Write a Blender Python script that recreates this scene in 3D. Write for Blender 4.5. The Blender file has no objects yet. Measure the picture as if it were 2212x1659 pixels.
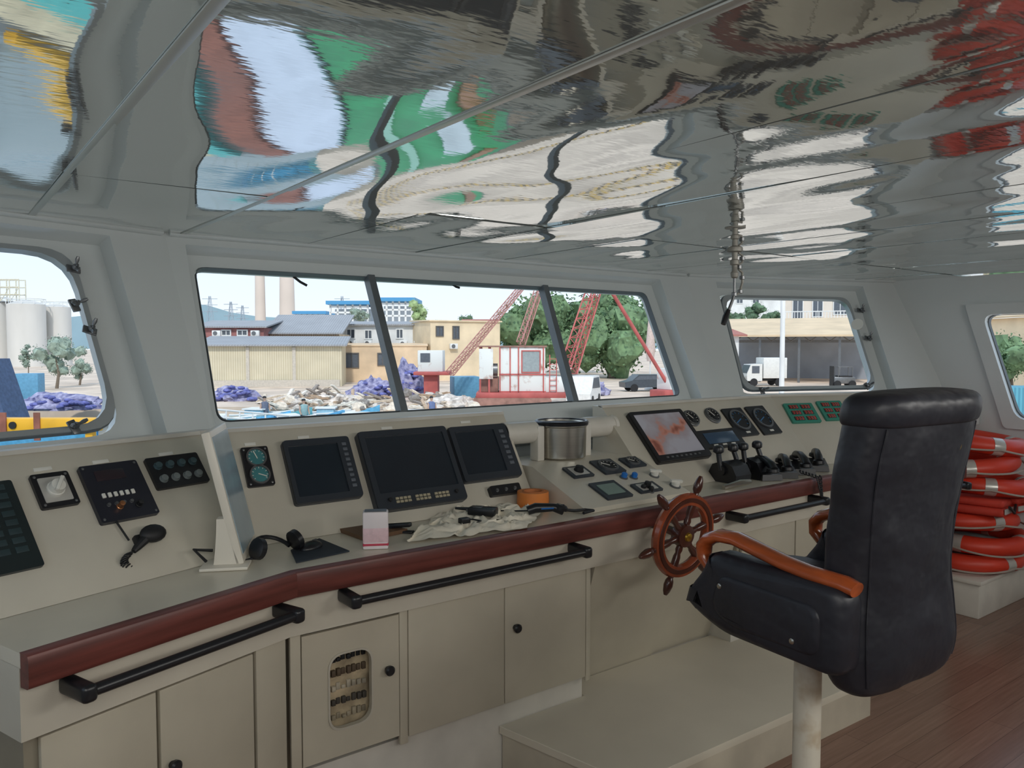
import bpy, bmesh, math, random
from mathutils import Vector, Matrix, noise
random.seed(7)
SC=bpy.context.scene
C=SC.collection
PI=math.pi
rad=math.radians
FP=1700.0
TH=rad(37); PH=rad(2.85)
CAM=Vector((0,0,1.6))
Rv=Vector((math.cos(TH),-math.sin(TH),0))
Fv=Vector((math.sin(TH)*math.cos(PH),math.cos(TH)*math.cos(PH),-math.sin(PH)))
Uv=Vector((math.sin(TH)*math.sin(PH),math.cos(TH)*math.sin(PH),math.cos(PH)))
def ray(u,v): return Fv+Rv*((u-1106)/FP)+Uv*((829.5-v)/FP)
def onplane(u,v,p0,n):
    d=ray(u,v); return CAM+d*((p0-CAM).dot(n)/d.dot(n))
def onz(u,v,z): return onplane(u,v,Vector((0,0,z)),Vector((0,0,1)))
def G(u,f,z=0.):
    p=CAM+ray(u,745)*f; return Vector((p.x,p.y,z))
def ZV(v,f): return CAM.z+ray(1106,v).z*f
def PT(u,v,f): return CAM+ray(u,v)*f
# ---------------------------------------------------------------- materials
def l1(x):
    x=max(0,min(1,x/255)); return x/12.92 if x<=.04045 else ((x+.055)/1.055)**2.4
def lin(c,k=1.): return tuple(min(1,l1(x)*k) for x in c)+(1,)
MC={}
HAZE=0.
def pale(c): return tuple(a*(1-HAZE)+b*HAZE for a,b in zip(c,(220,224,228))) if c else c  # outdoor haze painted into the colours by mixing toward light grey
def mat(name,col,rough=.5,metal=0.,var=.1,scale=6.,bump=0.,bscale=80.,stretch=(1,1,1),coat=0.,emis=0.,spec=.5,col2=None,p=(.32,.68),bd=.01):
    if name in MC: return MC[name]
    col=pale(col); col2=pale(col2)
    m=bpy.data.materials.new(name); m.use_nodes=True; nt=m.node_tree; N=nt.nodes; L=nt.links
    b=N['Principled BSDF']
    tc=N.new('ShaderNodeTexCoord'); mp=N.new('ShaderNodeMapping'); mp.inputs['Scale'].default_value=stretch
    L.new(tc.outputs['Object'],mp.inputs['Vector'])
    nz=N.new('ShaderNodeTexNoise'); nz.inputs['Scale'].default_value=scale; nz.inputs['Detail'].default_value=4
    L.new(mp.outputs['Vector'],nz.inputs['Vector'])
    cr=N.new('ShaderNodeValToRGB'); e=cr.color_ramp.elements
    e[0].position=p[0]; e[1].position=p[1]
    e[0].color=lin(col,1-var); e[1].color=lin(col2) if col2 else lin(col,1+var)
    L.new(nz.outputs['Fac'],cr.inputs['Fac']); L.new(cr.outputs['Color'],b.inputs['Base Color'])
    b.inputs['Roughness'].default_value=rough; b.inputs['Metallic'].default_value=metal
    b.inputs['Specular IOR Level'].default_value=spec; b.inputs['Coat Weight'].default_value=coat
    if emis:
        L.new(cr.outputs['Color'],b.inputs['Emission Color']); b.inputs['Emission Strength'].default_value=emis
    if bump:
        n2=N.new('ShaderNodeTexNoise'); n2.inputs['Scale'].default_value=bscale; L.new(mp.outputs['Vector'],n2.inputs['Vector'])
        bp=N.new('ShaderNodeBump'); bp.inputs['Strength'].default_value=bump; bp.inputs['Distance'].default_value=bd
        L.new(n2.outputs['Fac'],bp.inputs['Height']); L.new(bp.outputs['Normal'],b.inputs['Normal'])
    MC[name]=m; return m
def stripes(name,colA,colB,scale,axis='X',const=False,rough=.6,bump=0.,var=.0):
    if name in MC: return MC[name]
    colA=pale(colA); colB=pale(colB)
    m=bpy.data.materials.new(name); m.use_nodes=True; nt=m.node_tree; N=nt.nodes; L=nt.links; b=N['Principled BSDF']
    tc=N.new('ShaderNodeTexCoord'); w=N.new('ShaderNodeTexWave'); w.wave_type='BANDS'; w.bands_direction=axis
    w.inputs['Scale'].default_value=scale; w.inputs['Distortion'].default_value=var
    L.new(tc.outputs['Object'],w.inputs['Vector'])
    cr=N.new('ShaderNodeValToRGB'); e=cr.color_ramp.elements; e[0].color=lin(colA); e[1].color=lin(colB)
    if const: cr.color_ramp.interpolation='CONSTANT'; e[1].position=.5
    L.new(w.outputs['Color'],cr.inputs['Fac'])
    nz=N.new('ShaderNodeTexNoise'); nz.inputs['Scale'].default_value=.6; L.new(tc.outputs['Object'],nz.inputs['Vector'])
    mx=N.new('ShaderNodeMix'); mx.data_type='RGBA'; mx.blend_type='MULTIPLY'; mx.inputs[0].default_value=.3
    L.new(cr.outputs['Color'],mx.inputs[6]); L.new(nz.outputs['Fac'],mx.inputs[7])
    L.new((mx if not const else cr).outputs[2 if not const else 0],b.inputs['Base Color'])
    b.inputs['Roughness'].default_value=rough
    if bump:
        bp=N.new('ShaderNodeBump'); bp.inputs['Strength'].default_value=bump; bp.inputs['Distance'].default_value=.03
        L.new(w.outputs['Fac'],bp.inputs['Height']); L.new(bp.outputs['Normal'],b.inputs['Normal'])
    MC[name]=m; return m
def ceil_mat():
    m=bpy.data.materials.new('glossy_ceiling_paint'); m.use_nodes=True; nt=m.node_tree; N=nt.nodes; L=nt.links; b=N['Principled BSDF']
    tc=N.new('ShaderNodeTexCoord')
    b.inputs['Base Color'].default_value=lin((214,219,217)); b.inputs['Metallic'].default_value=.77; b.inputs['Roughness'].default_value=.035
    def nz(sc,scale,det):
        mp=N.new('ShaderNodeMapping'); mp.inputs['Scale'].default_value=sc; L.new(tc.outputs['Object'],mp.inputs['Vector'])
        n=N.new('ShaderNodeTexNoise'); n.inputs['Scale'].default_value=scale; n.inputs['Detail'].default_value=det
        L.new(mp.outputs['Vector'],n.inputs['Vector']); return n
    a=nz((1.6,.7,1),1.9,.4); c=nz((3,9,1),6,2.)
    b1=N.new('ShaderNodeBump'); b1.inputs['Strength'].default_value=1; b1.inputs['Distance'].default_value=.028
    L.new(a.outputs['Fac'],b1.inputs['Height'])
    b2=N.new('ShaderNodeBump'); b2.inputs['Strength'].default_value=1; b2.inputs['Distance'].default_value=.0002
    L.new(c.outputs['Fac'],b2.inputs['Height']); L.new(b1.outputs['Normal'],b2.inputs['Normal'])
    L.new(b2.outputs['Normal'],b.inputs['Normal'])
    return m
def floor_mat():
    m=bpy.data.materials.new('wood_plank_floor'); m.use_nodes=True; nt=m.node_tree; N=nt.nodes; L=nt.links; b=N['Principled BSDF']
    tc=N.new('ShaderNodeTexCoord'); br=N.new('ShaderNodeTexBrick')
    br.inputs['Scale'].default_value=1; br.inputs['Brick Width'].default_value=1.2; br.inputs['Row Height'].default_value=.10
    br.inputs['Mortar Size'].default_value=.0012; br.inputs['Color1'].default_value=lin((158,126,110)); br.inputs['Color2'].default_value=lin((144,112,98)); br.inputs['Mortar'].default_value=lin((106,82,72))
    L.new(tc.outputs['Object'],br.inputs['Vector'])
    mp=N.new('ShaderNodeMapping'); mp.inputs['Scale'].default_value=(2,40,1); L.new(tc.outputs['Object'],mp.inputs['Vector'])
    n=N.new('ShaderNodeTexNoise'); n.inputs['Scale'].default_value=2; n.inputs['Detail'].default_value=5; L.new(mp.outputs['Vector'],n.inputs['Vector'])
    cr=N.new('ShaderNodeValToRGB'); cr.color_ramp.elements[0].color=(.66,.63,.6,1); cr.color_ramp.elements[1].color=(1,1,1,1); cr.color_ramp.elements[0].position=.3
    L.new(n.outputs['Fac'],cr.inputs['Fac'])
    mx=N.new('ShaderNodeMix'); mx.data_type='RGBA'; mx.blend_type='MULTIPLY'; mx.inputs[0].default_value=1
    L.new(br.outputs['Color'],mx.inputs[6]); L.new(cr.outputs['Color'],mx.inputs[7]); L.new(mx.outputs[2],b.inputs['Base Color'])
    b.inputs['Roughness'].default_value=.24
    return m
CEIL=ceil_mat(); FLOOR=floor_mat()
WALL=mat('painted_wall',(210,216,216),.3,var=.03,scale=2)
TRIM=mat('white_trim',(212,218,218),.3,var=.03)
SEAM=mat('aluminium_seam',(200,202,198),.35,.5,var=.03)
DARK=mat('dark_gap',(24,25,26),.7,var=.05)
ALU=mat('window_aluminium',(176,183,186),.35,.4,var=.06)
GASK=mat('rubber_gasket',(100,106,110),.6,var=.1)
CREAM=mat('console_cream',(205,199,184),.3,var=.07,scale=3)
CREAMT=mat('lit_worktop_cream',(218,211,194),.28,var=.07,scale=3)  # lighter copy of the console cream, window light put into the colour
CREAM2=mat('cabinet_cream',(192,185,167),.38,var=.09,scale=3)
WHITEP=mat('chipped_white_paint',(212,208,198),.45,var=.1,scale=5)
STEPP=mat('worn_step_paint',(208,201,184),.5,var=.05,scale=2.5)
MAHO=mat('mahogany',(104,54,47),.4,var=.3,scale=5,stretch=(.6,5,9),coat=.0)
BLACKP=mat('black_plastic',(30,31,35),.35,var=.1)
BLACKM=mat('black_matte',(26,27,30),.55,var=.1)
SCREEN=mat('dark_screen',(42,50,58),.12,var=.05)
GREYB=mat('slate_bezel',(48,54,62),.4,var=.06)
STEEL=mat('brushed_steel',(190,186,176),.28,1.,var=.06,stretch=(1,1,20))
STEELD=mat('grey_metal',(120,122,124),.4,.7,var=.1)
KEY=mat('beige_keys',(176,166,140),.5)
WKNOB=mat('white_knob',(225,224,216),.35,var=.02)
TEAL=mat('teal_dial',(70,130,135),.3)
GREEN=mat('green_plate',(60,140,122),.45)
REDL=mat('red_led',(190,60,52),.4,emis=.25,var=.02)
BLUEK=mat('blue_knob',(35,110,190),.35)
LEATH=mat('black_leather',(38,39,47),.46,var=.2,scale=4,bump=.6,bscale=13,bd=.014,spec=.45)
ARMW=mat('varnished_orange_wood',(164,78,38),.24,var=.3,scale=4,stretch=(6,1.2,6),coat=.4)
WHEELW=mat('varnished_wheel_wood',(146,70,42),.26,var=.3,scale=10,coat=.4)
WHEELD=mat('dark_wheel_wood',(76,38,28),.28,var=.25,scale=10,coat=.4)
GOLD=mat('gold_badge',(190,150,60),.3,.9)
ORANGE=mat('lifebuoy_orange',(214,64,42),.45,var=.1)
SILVER=mat('reflective_tape',(200,198,192),.3,.3)
REDJ=mat('lifejacket_fabric',(200,60,44),.7,var=.15,bump=.3,bscale=40)
ROPE=mat('grey_rope',(170,160,150),.8)
CLOTH=mat('cream_cloth',(246,238,220),.85,var=.04)
# ---------------------------------------------------------------- mesh builder
TM={}
def fr(o,x,y,z):
    return Matrix(((x[0],y[0],z[0],o[0]),(x[1],y[1],z[1],o[1]),(x[2],y[2],z[2],o[2]),(0,0,0,1)))
T=lambda *a: Matrix.Translation(Vector(a))
def RZ(a): return Matrix.Rotation(a,4,'Z')
def RX(a): return Matrix.Rotation(a,4,'X')
def RY(a): return Matrix.Rotation(a,4,'Y')
def circ(r,n=24,cx=0,cy=0,ry=None): return [(cx+r*math.cos(2*PI*i/n),cy+(ry or r)*math.sin(2*PI*i/n)) for i in range(n)]
def roundpoly(pts,r,k=5):
    out=[]; n=len(pts)
    for i in range(n):
        p=Vector(pts[i]); a=(Vector(pts[i-1])-p).normalized(); b=(Vector(pts[(i+1)%n])-p).normalized()
        A=p+a*r; Bq=p+b*r
        for j in range(k+1):
            t=j/k; out.append(tuple(A*(1-t)**2+p*2*t*(1-t)+Bq*t*t))
    return out
def reploop(pts,k=5): return [tuple(p) for p in pts for _ in range(k+1)]
def rrect(w,h,r,k=4,cx=0,cy=0): return roundpoly([(cx-w/2,cy-h/2),(cx+w/2,cy-h/2),(cx+w/2,cy+h/2),(cx-w/2,cy+h/2)],r,k)
def tags(o,label=None,cat=None,group=None,kind=None):
    if label: o['label']=label
    if cat: o['category']=cat
    if group: o['group']=group
    if kind: o['kind']=kind
class B:
    def __init__(s): s.bm=bmesh.new()
    def box(s,x0,x1,y0,y1,z0,z1,bev=0,seg=2,m=None):
        M=T((x0+x1)/2,(y0+y1)/2,(z0+z1)/2)@Matrix.Diagonal((abs(x1-x0),abs(y1-y0),abs(z1-z0),1))
        if m is not None: M=m@M
        vs=bmesh.ops.create_cube(s.bm,size=1,matrix=M)['verts']
        if bev: bmesh.ops.bevel(s.bm,geom=list({e for v in vs for e in v.link_edges}),offset=bev,segments=seg,profile=.5,affect='EDGES')
        return s
    def loft(s,loops,cap=True,closed=False,m=None):
        L=[[s.bm.verts.new(m@Vector(p) if m is not None else Vector(p)) for p in lp] for lp in loops]
        n=len(L[0]); pr=list(zip(L,L[1:]))
        if closed: pr.append((L[-1],L[0]))
        for A,Q in pr:
            for i in range(n):
                j=(i+1)%n; s.bm.faces.new((A[i],A[j],Q[j],Q[i]))
        if cap and not closed:
            s.bm.faces.new(L[0][::-1]); s.bm.faces.new(L[-1])
        return s
    def prism(s,poly,z0,z1,m=None): return s.loft([[(p[0],p[1],z0) for p in poly],[(p[0],p[1],z1) for p in poly]],m=m)
    def ring(s,A,Q,z0,z1,m=None):
        f=lambda P,z:[(p[0],p[1],z) for p in P]
        return s.loft([f(A,z0),f(A,z1),f(Q,z1),f(Q,z0)],closed=True,m=m)
    def lathe(s,prof,n=24,m=None): return s.loft([[(r*math.cos(2*PI*i/n),r*math.sin(2*PI*i/n),z) for i in range(n)] for r,z in prof],m=m)
    def tube(s,pts,r,n=10,closed=False,m=None):
        P=[Vector(p) for p in pts]; k=len(P); R=r if isinstance(r,(list,tuple)) else [r]*k
        tg=[]
        for i in range(k):
            if closed: d=P[(i+1)%k]-P[i-1]
            else: d=P[min(i+1,k-1)]-P[max(i-1,0)]
            tg.append(d.normalized())
        a=Vector((0,0,1)) if abs(tg[0].z)<.9 else Vector((1,0,0))
        nrm=(a-tg[0]*a.dot(tg[0])).normalized(); loops=[]
        for i in range(k):
            nrm=(nrm-tg[i]*nrm.dot(tg[i])).normalized(); bn=tg[i].cross(nrm)
            loops.append([tuple(P[i]+(nrm*math.cos(2*PI*j/n)+bn*math.sin(2*PI*j/n))*R[i]) for j in range(n)])
        return s.loft(loops,closed=closed,m=m)
    def ball(s,c,r,sc=(1,1,1),u=16,v=10,m=None):
        M=T(*c)@Matrix.Diagonal((r*sc[0],r*sc[1],r*sc[2],1))
        if m is not None: M=m@M
        bmesh.ops.create_uvsphere(s.bm,u_segments=u,v_segments=v,radius=1,matrix=M); return s
    def face(s,pts):
        s.bm.faces.new([s.bm.verts.new(Vector(p)) for p in pts]); return s
    def build(s,name,mt,parent=None,m=None,label=None,cat=None,group=None,kind=None,ang=35,world=False,weld=True):
        if weld: bmesh.ops.remove_doubles(s.bm,verts=s.bm.verts,dist=1e-5)
        bmesh.ops.recalc_face_normals(s.bm,faces=s.bm.faces)
        org=None
        if parent is not None and world: s.bm.transform(TM[parent.name].inverted())
        if parent is None and m is None and kind!='structure':
            xs=[v.co for v in s.bm.verts]
            org=Vector(((min(p.x for p in xs)+max(p.x for p in xs))/2,(min(p.y for p in xs)+max(p.y for p in xs))/2,min(p.z for p in xs)))
            s.bm.transform(Matrix.Translation(-org))
        me=bpy.data.meshes.new(name); s.bm.to_mesh(me); s.bm.free()
        for p in me.polygons: p.use_smooth=True
        me.set_sharp_from_angle(angle=rad(ang)); me.materials.append(mt)
        o=bpy.data.objects.new(name,me); C.objects.link(o)
        if parent is not None: o.parent=parent
        if m is not None: o.matrix_world=m
        if org is not None: o.location=org
        TM[o.name]=TM[parent.name] if (parent is not None) else (m.copy() if m is not None else Matrix.Translation(org or Vector()))
        tags(o,label,cat,group,kind); return o
def thing(name,label,cat,m=None,group=None,kind=None):
    o=bpy.data.objects.new(name,None); C.objects.link(o); o.empty_display_size=.1
    m=m if m is not None else Matrix(); o.matrix_world=m; TM[o.name]=m.copy(); tags(o,label,cat,group,kind); return o
def dup(o,m,label=None,group=None):
    r=o.copy(); C.objects.link(r); r.matrix_world=m; TM[r.name]=m.copy()
    if label: r['label']=label
    if group: r['group']=group
    for ch in list(o.children):
        c=ch.copy(); C.objects.link(c); c.parent=r
        for g in list(ch.children):
            d=g.copy(); C.objects.link(d); d.parent=c
    return r
class Plane:
    def __init__(s,o,x,y): s.o=Vector(o); s.x=Vector(x).normalized(); s.y=Vector(y).normalized(); s.z=s.x.cross(s.y); s.M=fr(s.o,s.x,s.y,s.z)
    def loc(s,u,v):
        p=onplane(u,v,s.o,s.z)-s.o; return (p.dot(s.x),p.dot(s.y))
    def at(s,u,v): a=s.loc(u,v); return s.M@T(a[0],a[1],0)
    def quad(s,TL,TR,BR,BL):
        q=[s.loc(*p) for p in (TL,TR,BR,BL)]
        w=((q[1][0]-q[0][0])+(q[2][0]-q[3][0]))/2; h=((q[0][1]-q[3][1])+(q[1][1]-q[2][1]))/2
        return s.M@T(sum(a[0] for a in q)/4,sum(a[1] for a in q)/4,0),w,h
class Sec:
    def __init__(s,P,ang):
        s.P=Vector((P[0],P[1],0)); s.e=Vector((math.cos(ang),math.sin(ang),0)); s.n=Vector((-math.sin(ang),math.cos(ang),0))
    def pt(s,a,d,z): return s.P+s.e*a+s.n*d+Vector((0,0,z))
    def extr(s,b,prof,s0,s1,m0=0,m1=0):
        b.loft([[tuple(s.pt(s0+m0*d,d,z)) for d,z in prof],[tuple(s.pt(s1+m1*d,d,z)) for d,z in prof]]); return b
    def M(s,a,d,z): return fr(s.pt(a,d,z),s.e,s.n,(0,0,1))
# ================================================================ ROOM SHELL
CZ=2.06; ANG=rad(19.5); TILT=.47; K=math.sqrt(1+TILT**2); HC=(CZ-1.29)*K
def facet(P0,ang):
    e=Vector((math.cos(ang),math.sin(ang),0)); n=Vector((-math.sin(ang),math.cos(ang),0)); up=(n*TILT+Vector((0,0,1))).normalized()
    return fr((P0[0],P0[1],1.29),e,up,e.cross(up))
FC=facet((.87,3.2),0); LC=3.13
el=Vector((math.cos(ANG),math.sin(ANG))); 
FL=facet((.87-el.x*1.74,3.2-el.y*1.74),ANG); LL=1.74
FR=facet((4.0,3.2),-ANG); LR=1.75
ex=.172*TILT*(CZ-1.29)
def wallring(b,M,quadc,hole_in,hole_out,r):
    b.ring(reploop(quadc),roundpoly(hole_in,.004),0,.08,M)
    b.ring(reploop(quadc),roundpoly(hole_out,r),-.05,0,M)
def rectc(a0,a1,h0,h1): return [(a0,h0),(a1,h0),(a1,h1),(a0,h1)]
b=B()
wallring(b,FC,[(-.0,-.22),(LC,-.22),(LC+ex,HC),(-ex,HC)],rectc(.03,2.91,-.05,.765),rectc(.073,2.83,0,.71),.05)
b.box(.87,4.0,3.1,3.16,0,1.12)
b.build('wall_front',WALL,kind='structure')
b=B()
wallring(b,FL,[(-.05,-.22),(LL,-.22),(LL+ex,HC),(-.05,HC)],rectc(.42,1.545,-.05,.77),rectc(.5,1.43,-.01,.735),.12)
b.box(-.05,LL,-.02,.04,-1.29,-.15,m=fr(FL.translation,Vector((el.x,el.y,0)),Vector((-el.y,el.x,0)),(0,0,1)))
b.build('wall_front_left',WALL,kind='structure')
b=B()
wallring(b,FR,[(0,-.22),(LR,-.22),(LR,HC),(-ex,HC)],rectc(.17,1.36,-.05,.765),rectc(.2,1.27,-.005,.715),.08)
b.box(0,LR+.05,-.02,.04,-1.29,-.15,m=fr(FR.translation,Vector((el.x,-el.y,0)),Vector((el.y,el.x,0)),(0,0,1)))
b.build('wall_front_right',WALL,kind='structure')
SX=5.65
def sidewall(name,X,sgn):
    M=fr((X,0,0),(0,-1,0),(0,0,1),(-1,0,0))
    b=B(); q=[(-2.55,0),(2.6,0),(2.6,CZ),(-3.02,CZ)]
    hole=[(-2.07,1.12),(-.75,1.12),(-.75,1.8),(-2.29,1.8)]
    hin=[(-2.14,1.06),(-.68,1.06),(-.68,1.87),(-2.40,1.87)]
    z=(0,.05) if sgn>0 else (-.05,0)
    b.ring(reploop(q),roundpoly(hole,.08),z[0]-.03*sgn,z[1]-.03*sgn,M)
    b.build(name,WALL,kind='structure')
    return M,hole,hin
MR,holeR,hinR=sidewall('wall_right',SX,1)
sidewall('wall_left',-.77,-1)
B().box(-.85,5.75,-2.65,-2.6,0,CZ).build('wall_back',WALL,kind='structure')
B().box(-.85,5.75,-2.6,3.4,-.05,0).build('floor',FLOOR,kind='structure')
# ceiling panels
b=B(); xs=[-.9,-.22,.335,.89,1.425,1.99,2.54,3.09,3.64,4.19,4.74,5.29,5.75]
cross=[-2.6,-.2,2.42,3.62]
for i in range(len(xs)-1):
    for j in range(3):
        g=.0034; ty=random.uniform(-.006,.006); tx=random.uniform(-.004,.004)
        cx=(xs[i]+xs[i+1])/2; cy=(cross[j]+cross[j+1])/2
        m=T(cx,cy,CZ)@RX(tx)@RY(ty)
        b.box(xs[i]+g-cx,xs[i+1]-g-cx,cross[j]+.007-cy,cross[j+1]-.007-cy,0,.02,m=m)
b.build('ceiling',CEIL,kind='structure')
B().box(-.9,5.8,-2.65,3.7,CZ+.035,CZ+.06).build('ceiling_backing',DARK,kind='structure')
for x in xs[2:4]:
    b=B(); b.box(x-.011,x+.011,-2.6,3.5,CZ-.0028,CZ+.001,.001); b.build('trim_1',SEAM,kind='structure')
for M,L,h in ((FC,LC,0),(FL,LL,0),(FR,LR,0)):
    b=B(); b.box(-.03 if M is not FL else -.05,L+.03,HC-.055,HC-.025,.08,.105,.004,m=M)
    b.box(-.03,L+.03,HC-.022,HC+.01,.075,.14,.004,m=M); b.build('trim_3',TRIM,kind='structure')
# windows
def window(nm,M,hole,r,mull=(),openframe=False):
    w=thing(nm,None,None,M,kind='structure')
    inner=[Vector(p) for p in hole]; c=sum(inner,Vector((0,0)))/4
    def off(d): return [(p.x+math.copysign(d,c.x-p.x),p.y+math.copysign(d,c.y-p.y)) for p in inner]
    if openframe:
        B().ring(roundpoly(off(-.035),r+.03),roundpoly(off(.015),r),.0,.03).build('window_frame',ALU,w)
        B().ring(roundpoly(off(.012),r),roundpoly(off(.021),r-.01),.002,.02).build('gasket',GASK,w)
    else:
        B().ring(roundpoly(off(-.003),r),roundpoly(off(.006),r),-.03,.006).build('window_frame',GASK,w)
    for (xb,xt,hw) in mull:
        b=B(); y0=hole[0][1]; y1=hole[2][1]
        b.loft([[(xb-hw,y0,-.03),(xb+hw,y0,-.03),(xb+hw,y0,.02),(xb-hw,y0,.02)],[(xt-hw,y1,-.03),(xt+hw,y1,-.03),(xt+hw,y1,.02),(xt-hw,y1,.02)]])
        b.build('mullion',mat('dark_mullion',(110,116,120),.4,.2),w)
    return w
def lx(M,u,v):
    p=onplane(u,v,M.translation,M.col[2].to_3d()); q=M.inverted()@p; return q.x,q.y
m1b=lx(FC,870,890)[0]; m1t=lx(FC,799,600)[0]; m2b=lx(FC,1240,868)[0]; m2t=lx(FC,1173,615)[0]
w2=window('window_2',FC,rectc(.073,2.83,0,.71),.05,mull=((m1b,m1t,.018),(m2b,m2t,.018)))
w1=window('window_1',FL,rectc(.5,1.43,-.01,.735),.12,openframe=True)
w3=window('window_3',FR,rectc(.2,1.27,-.005,.715),.08,openframe=True)
w4=window('window_4',MR,holeR,.08)
B().ring(roundpoly(hinR,.03),roundpoly(holeR,.08),.02,.05).build('surround',TRIM,w4)
def clamp(win,x,y,ang):
    m=T(x,y,.03)@RZ(ang)@Matrix.Scale(.72,4); b=B()
    b.box(-.02,.02,-.035,.035,-.005,.008,.003,m=m); b.tube([(0,0,0),(0,0,.05)],.007,8,m=m); b.lathe([(.016,.02),(.016,.032),(.01,.04)],10,m=m)
    for s in (-1,1): b.tube([(s*.01,0,.035),(s*.03,0,.05),(s*.042,0,.062)],[.006,.011,.007],8,m=m)
    b.build('clamp',STEELD,win)
for u,v,a in ((150,590,1.4),(152,668,.2),(185,722,1.2),(150,930,.3)):
    x,y=lx(FL,u,v); clamp(w1,min(max(x,.46),1.47),y,a)
for u,v,a in ((1868,735,1.2),(1852,675,1.3),(1640,848,.2),(1866,838,.4)):
    x,y=lx(FR,u,v); clamp(w3,x,y,a)
x,y=lx(FR,1852,712); B().lathe([(.012,0),(.014,.03),(.026,.06),(.04,.085),(.038,.085)],16,m=T(x,y,.03)@RY(-.9)).build('horn',WKNOB,w3)
for i,(u,v,du,dv) in enumerate(((640,588,30,20),(985,606,16,8))):
    p=onplane(u,v,FC.translation,FC.col[2].to_3d()); q=onplane(u+du,v+dv,FC.translation,FC.col[2].to_3d()); o=FC.col[2].to_3d()*-.04
    B().tube([p+o,p*.5+q*.5+o+Vector((0,0,-.004)),q+o],.006,8).build('wiper_arm',BLACKM,label='short dark wiper arm tip hanging outside the %s front pane'%('left' if i==0 else 'middle'),cat='wiper')
# ================================================================ CONSOLES
SL=Sec((.88-el.x*.755,2.24-el.y*.755),ANG); SM=Sec((.88,2.24),0); SR=Sec((4.0,2.24),-ANG)
t=.172
SECS=((SL,.755,0,t,'left wing'),(SM,3.12,-t,t,'centre'),(SR,.755,-t,0,'right wing'))
RIM=[(.03,.843),(.0,.844),(-.005,.847),(-.007,.854),(-.008,.885),(-.007,.912),(-.004,.919),(.004,.922),(.03,.922)]
TOPP=[(.028,.885),(.028,.92),(.66,.92),(.66,.885)]
for S,L,m0,m1,nm in SECS:
    w=thing('console_worktop','cream %s console worktop with mahogany front rim and black grab rail'%nm,'worktop',S.M(L/2,.2,.71))
    S.extr(B(),TOPP,0,L,m0,m1).build('top',CREAMT,w,world=True)
    S.extr(B(),RIM,0,L,m0,m1).build('rim',MAHO,w,world=True)
    S.extr(B(),[(.035,.715),(.035,.886),(.62,.886),(.62,.715)],0,L,m0,m1).build('apron',CREAM,w,world=True)
    rails=[(.1,.71)] if S is not SM else [(.165,1.12),(2.08,2.74)]
    for a,c in rails:
        r=B().tube([S.pt(a,-.055,.815),S.pt(c,-.055,.815)],.0145,14).build('grab_rail',BLACKP,w,world=True)
        for q in (a,c):
            B().box(-.018,.018,-.02,.095,-.021,.021,.011,3,m=S.M(q,-.055,.815)).build('bracket',BLACKP,r,world=True)
# lower cabinets
def door(S,par,a,c,z0,z1,knob=None,d=.055,cut=None):
    m=S.M(a,d,z0); w=c-a; h=z1-z0
    mm=m@RX(PI/2)
    if cut:
        b=B().ring(reploop(rectc(0,w,0,h),6),roundpoly(rectc(*cut),.05,6),-.015,0,mm)
        o=b.build('door',CREAM2,par,world=True)
        B().ring(roundpoly(rectc(cut[0]-.006,cut[1]+.006,cut[2]-.006,cut[3]+.006),.053,6),roundpoly(rectc(*cut),.05,6),0,.004,mm).build('cutout_trim',mat('dull_trim',(190,184,170),.5),o,world=True)
        B().box(cut[0]-.02,cut[1]+.02,cut[2]-.02,cut[3]+.02,-.05,-.04,m=mm).build('inner_board',mat('murky_board',(176,160,132),.6,var=.4,scale=16),o,world=True)
        R=random.Random(3)
        for k in range(5):
            y=cut[2]+.015+k*(cut[3]-cut[2]-.04)/4.2
            b=B()
            for q in range(8):
                hh=R.uniform(.010,.026); b.box(cut[0]+.002+q*.018,cut[0]+.016+q*.018,y,y+hh,-.045,-.03+R.uniform(-.006,.004),.002,m=mm)
            b.build('terminal_block',(mat('terminal_tan',(150,140,120),.6,var=.3,scale=30),mat('terminal_dark',(70,66,60),.6),mat('terminal_pale',(176,168,150),.6,var=.3,scale=30),mat('terminal_brown',(90,76,60),.6),BLACKM)[k],o,world=True)
    else:
        o=B().box(0,w,0,h,-.016,0,.003,m=mm).build('door',CREAM2,par,world=True)
    if knob:
        B().lathe([(.01,0),(.01,.008),(.016,.012),(.017,.022),(.012,.028)],14,m=mm@T(knob[0],knob[1],0)).build('knob',BLACKP,o,world=True)
    return o
def cabinet(S,a,c,m0,m1,label,doors):
    w=thing('console_cabinet',label,'cabinet',S.M((a+c)/2,.3,0))
    bd=.0725 if not any('cut' in d[4] for d in doors) else .125
    S.extr(B(),[(bd,.24),(bd,.72),(.6,.72),(.6,.24)],a,c,m0,m1).build('body',mat('cabinet_gap',(150,143,126),.5),w,world=True)
    S.extr(B(),[(.10,0),(.10,.25),(.58,.25),(.58,0)],a,c,m0,m1).build('plinth',WHITEP,w,world=True)
    for d in doors: door(S,w,*d[:4],**d[4])
    return w
cabinet(SL,.02,.755,0,t,'cream cabinet under the left wing worktop with two plain doors',
  [(.05,.335,.27,.70,dict()),(.345,.64,.27,.70,dict(knob=(.03,.22))),(.65,.76,.25,.715,dict())])
cabinet(SM,0,1.24,-t,0,'cream cabinet under centre worktop with oval cutout showing electronics',
  [(0,.034,.25,.715,dict()),(.037,.375,.285,.70,dict(knob=(.295,.24),cut=(.09,.235,.09,.33))),(.378,.409,.25,.715,dict()),(.412,.814,.27,.715,dict()),(.818,1.218,.27,.715,dict(knob=(.045,.28))),(1.222,1.245,.25,.715,dict())])
hc=thing('console_cabinet','cream helm cabinet with sloping knee panel behind the ship wheel','cabinet',SM.M(1.6,.3,0))
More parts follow.
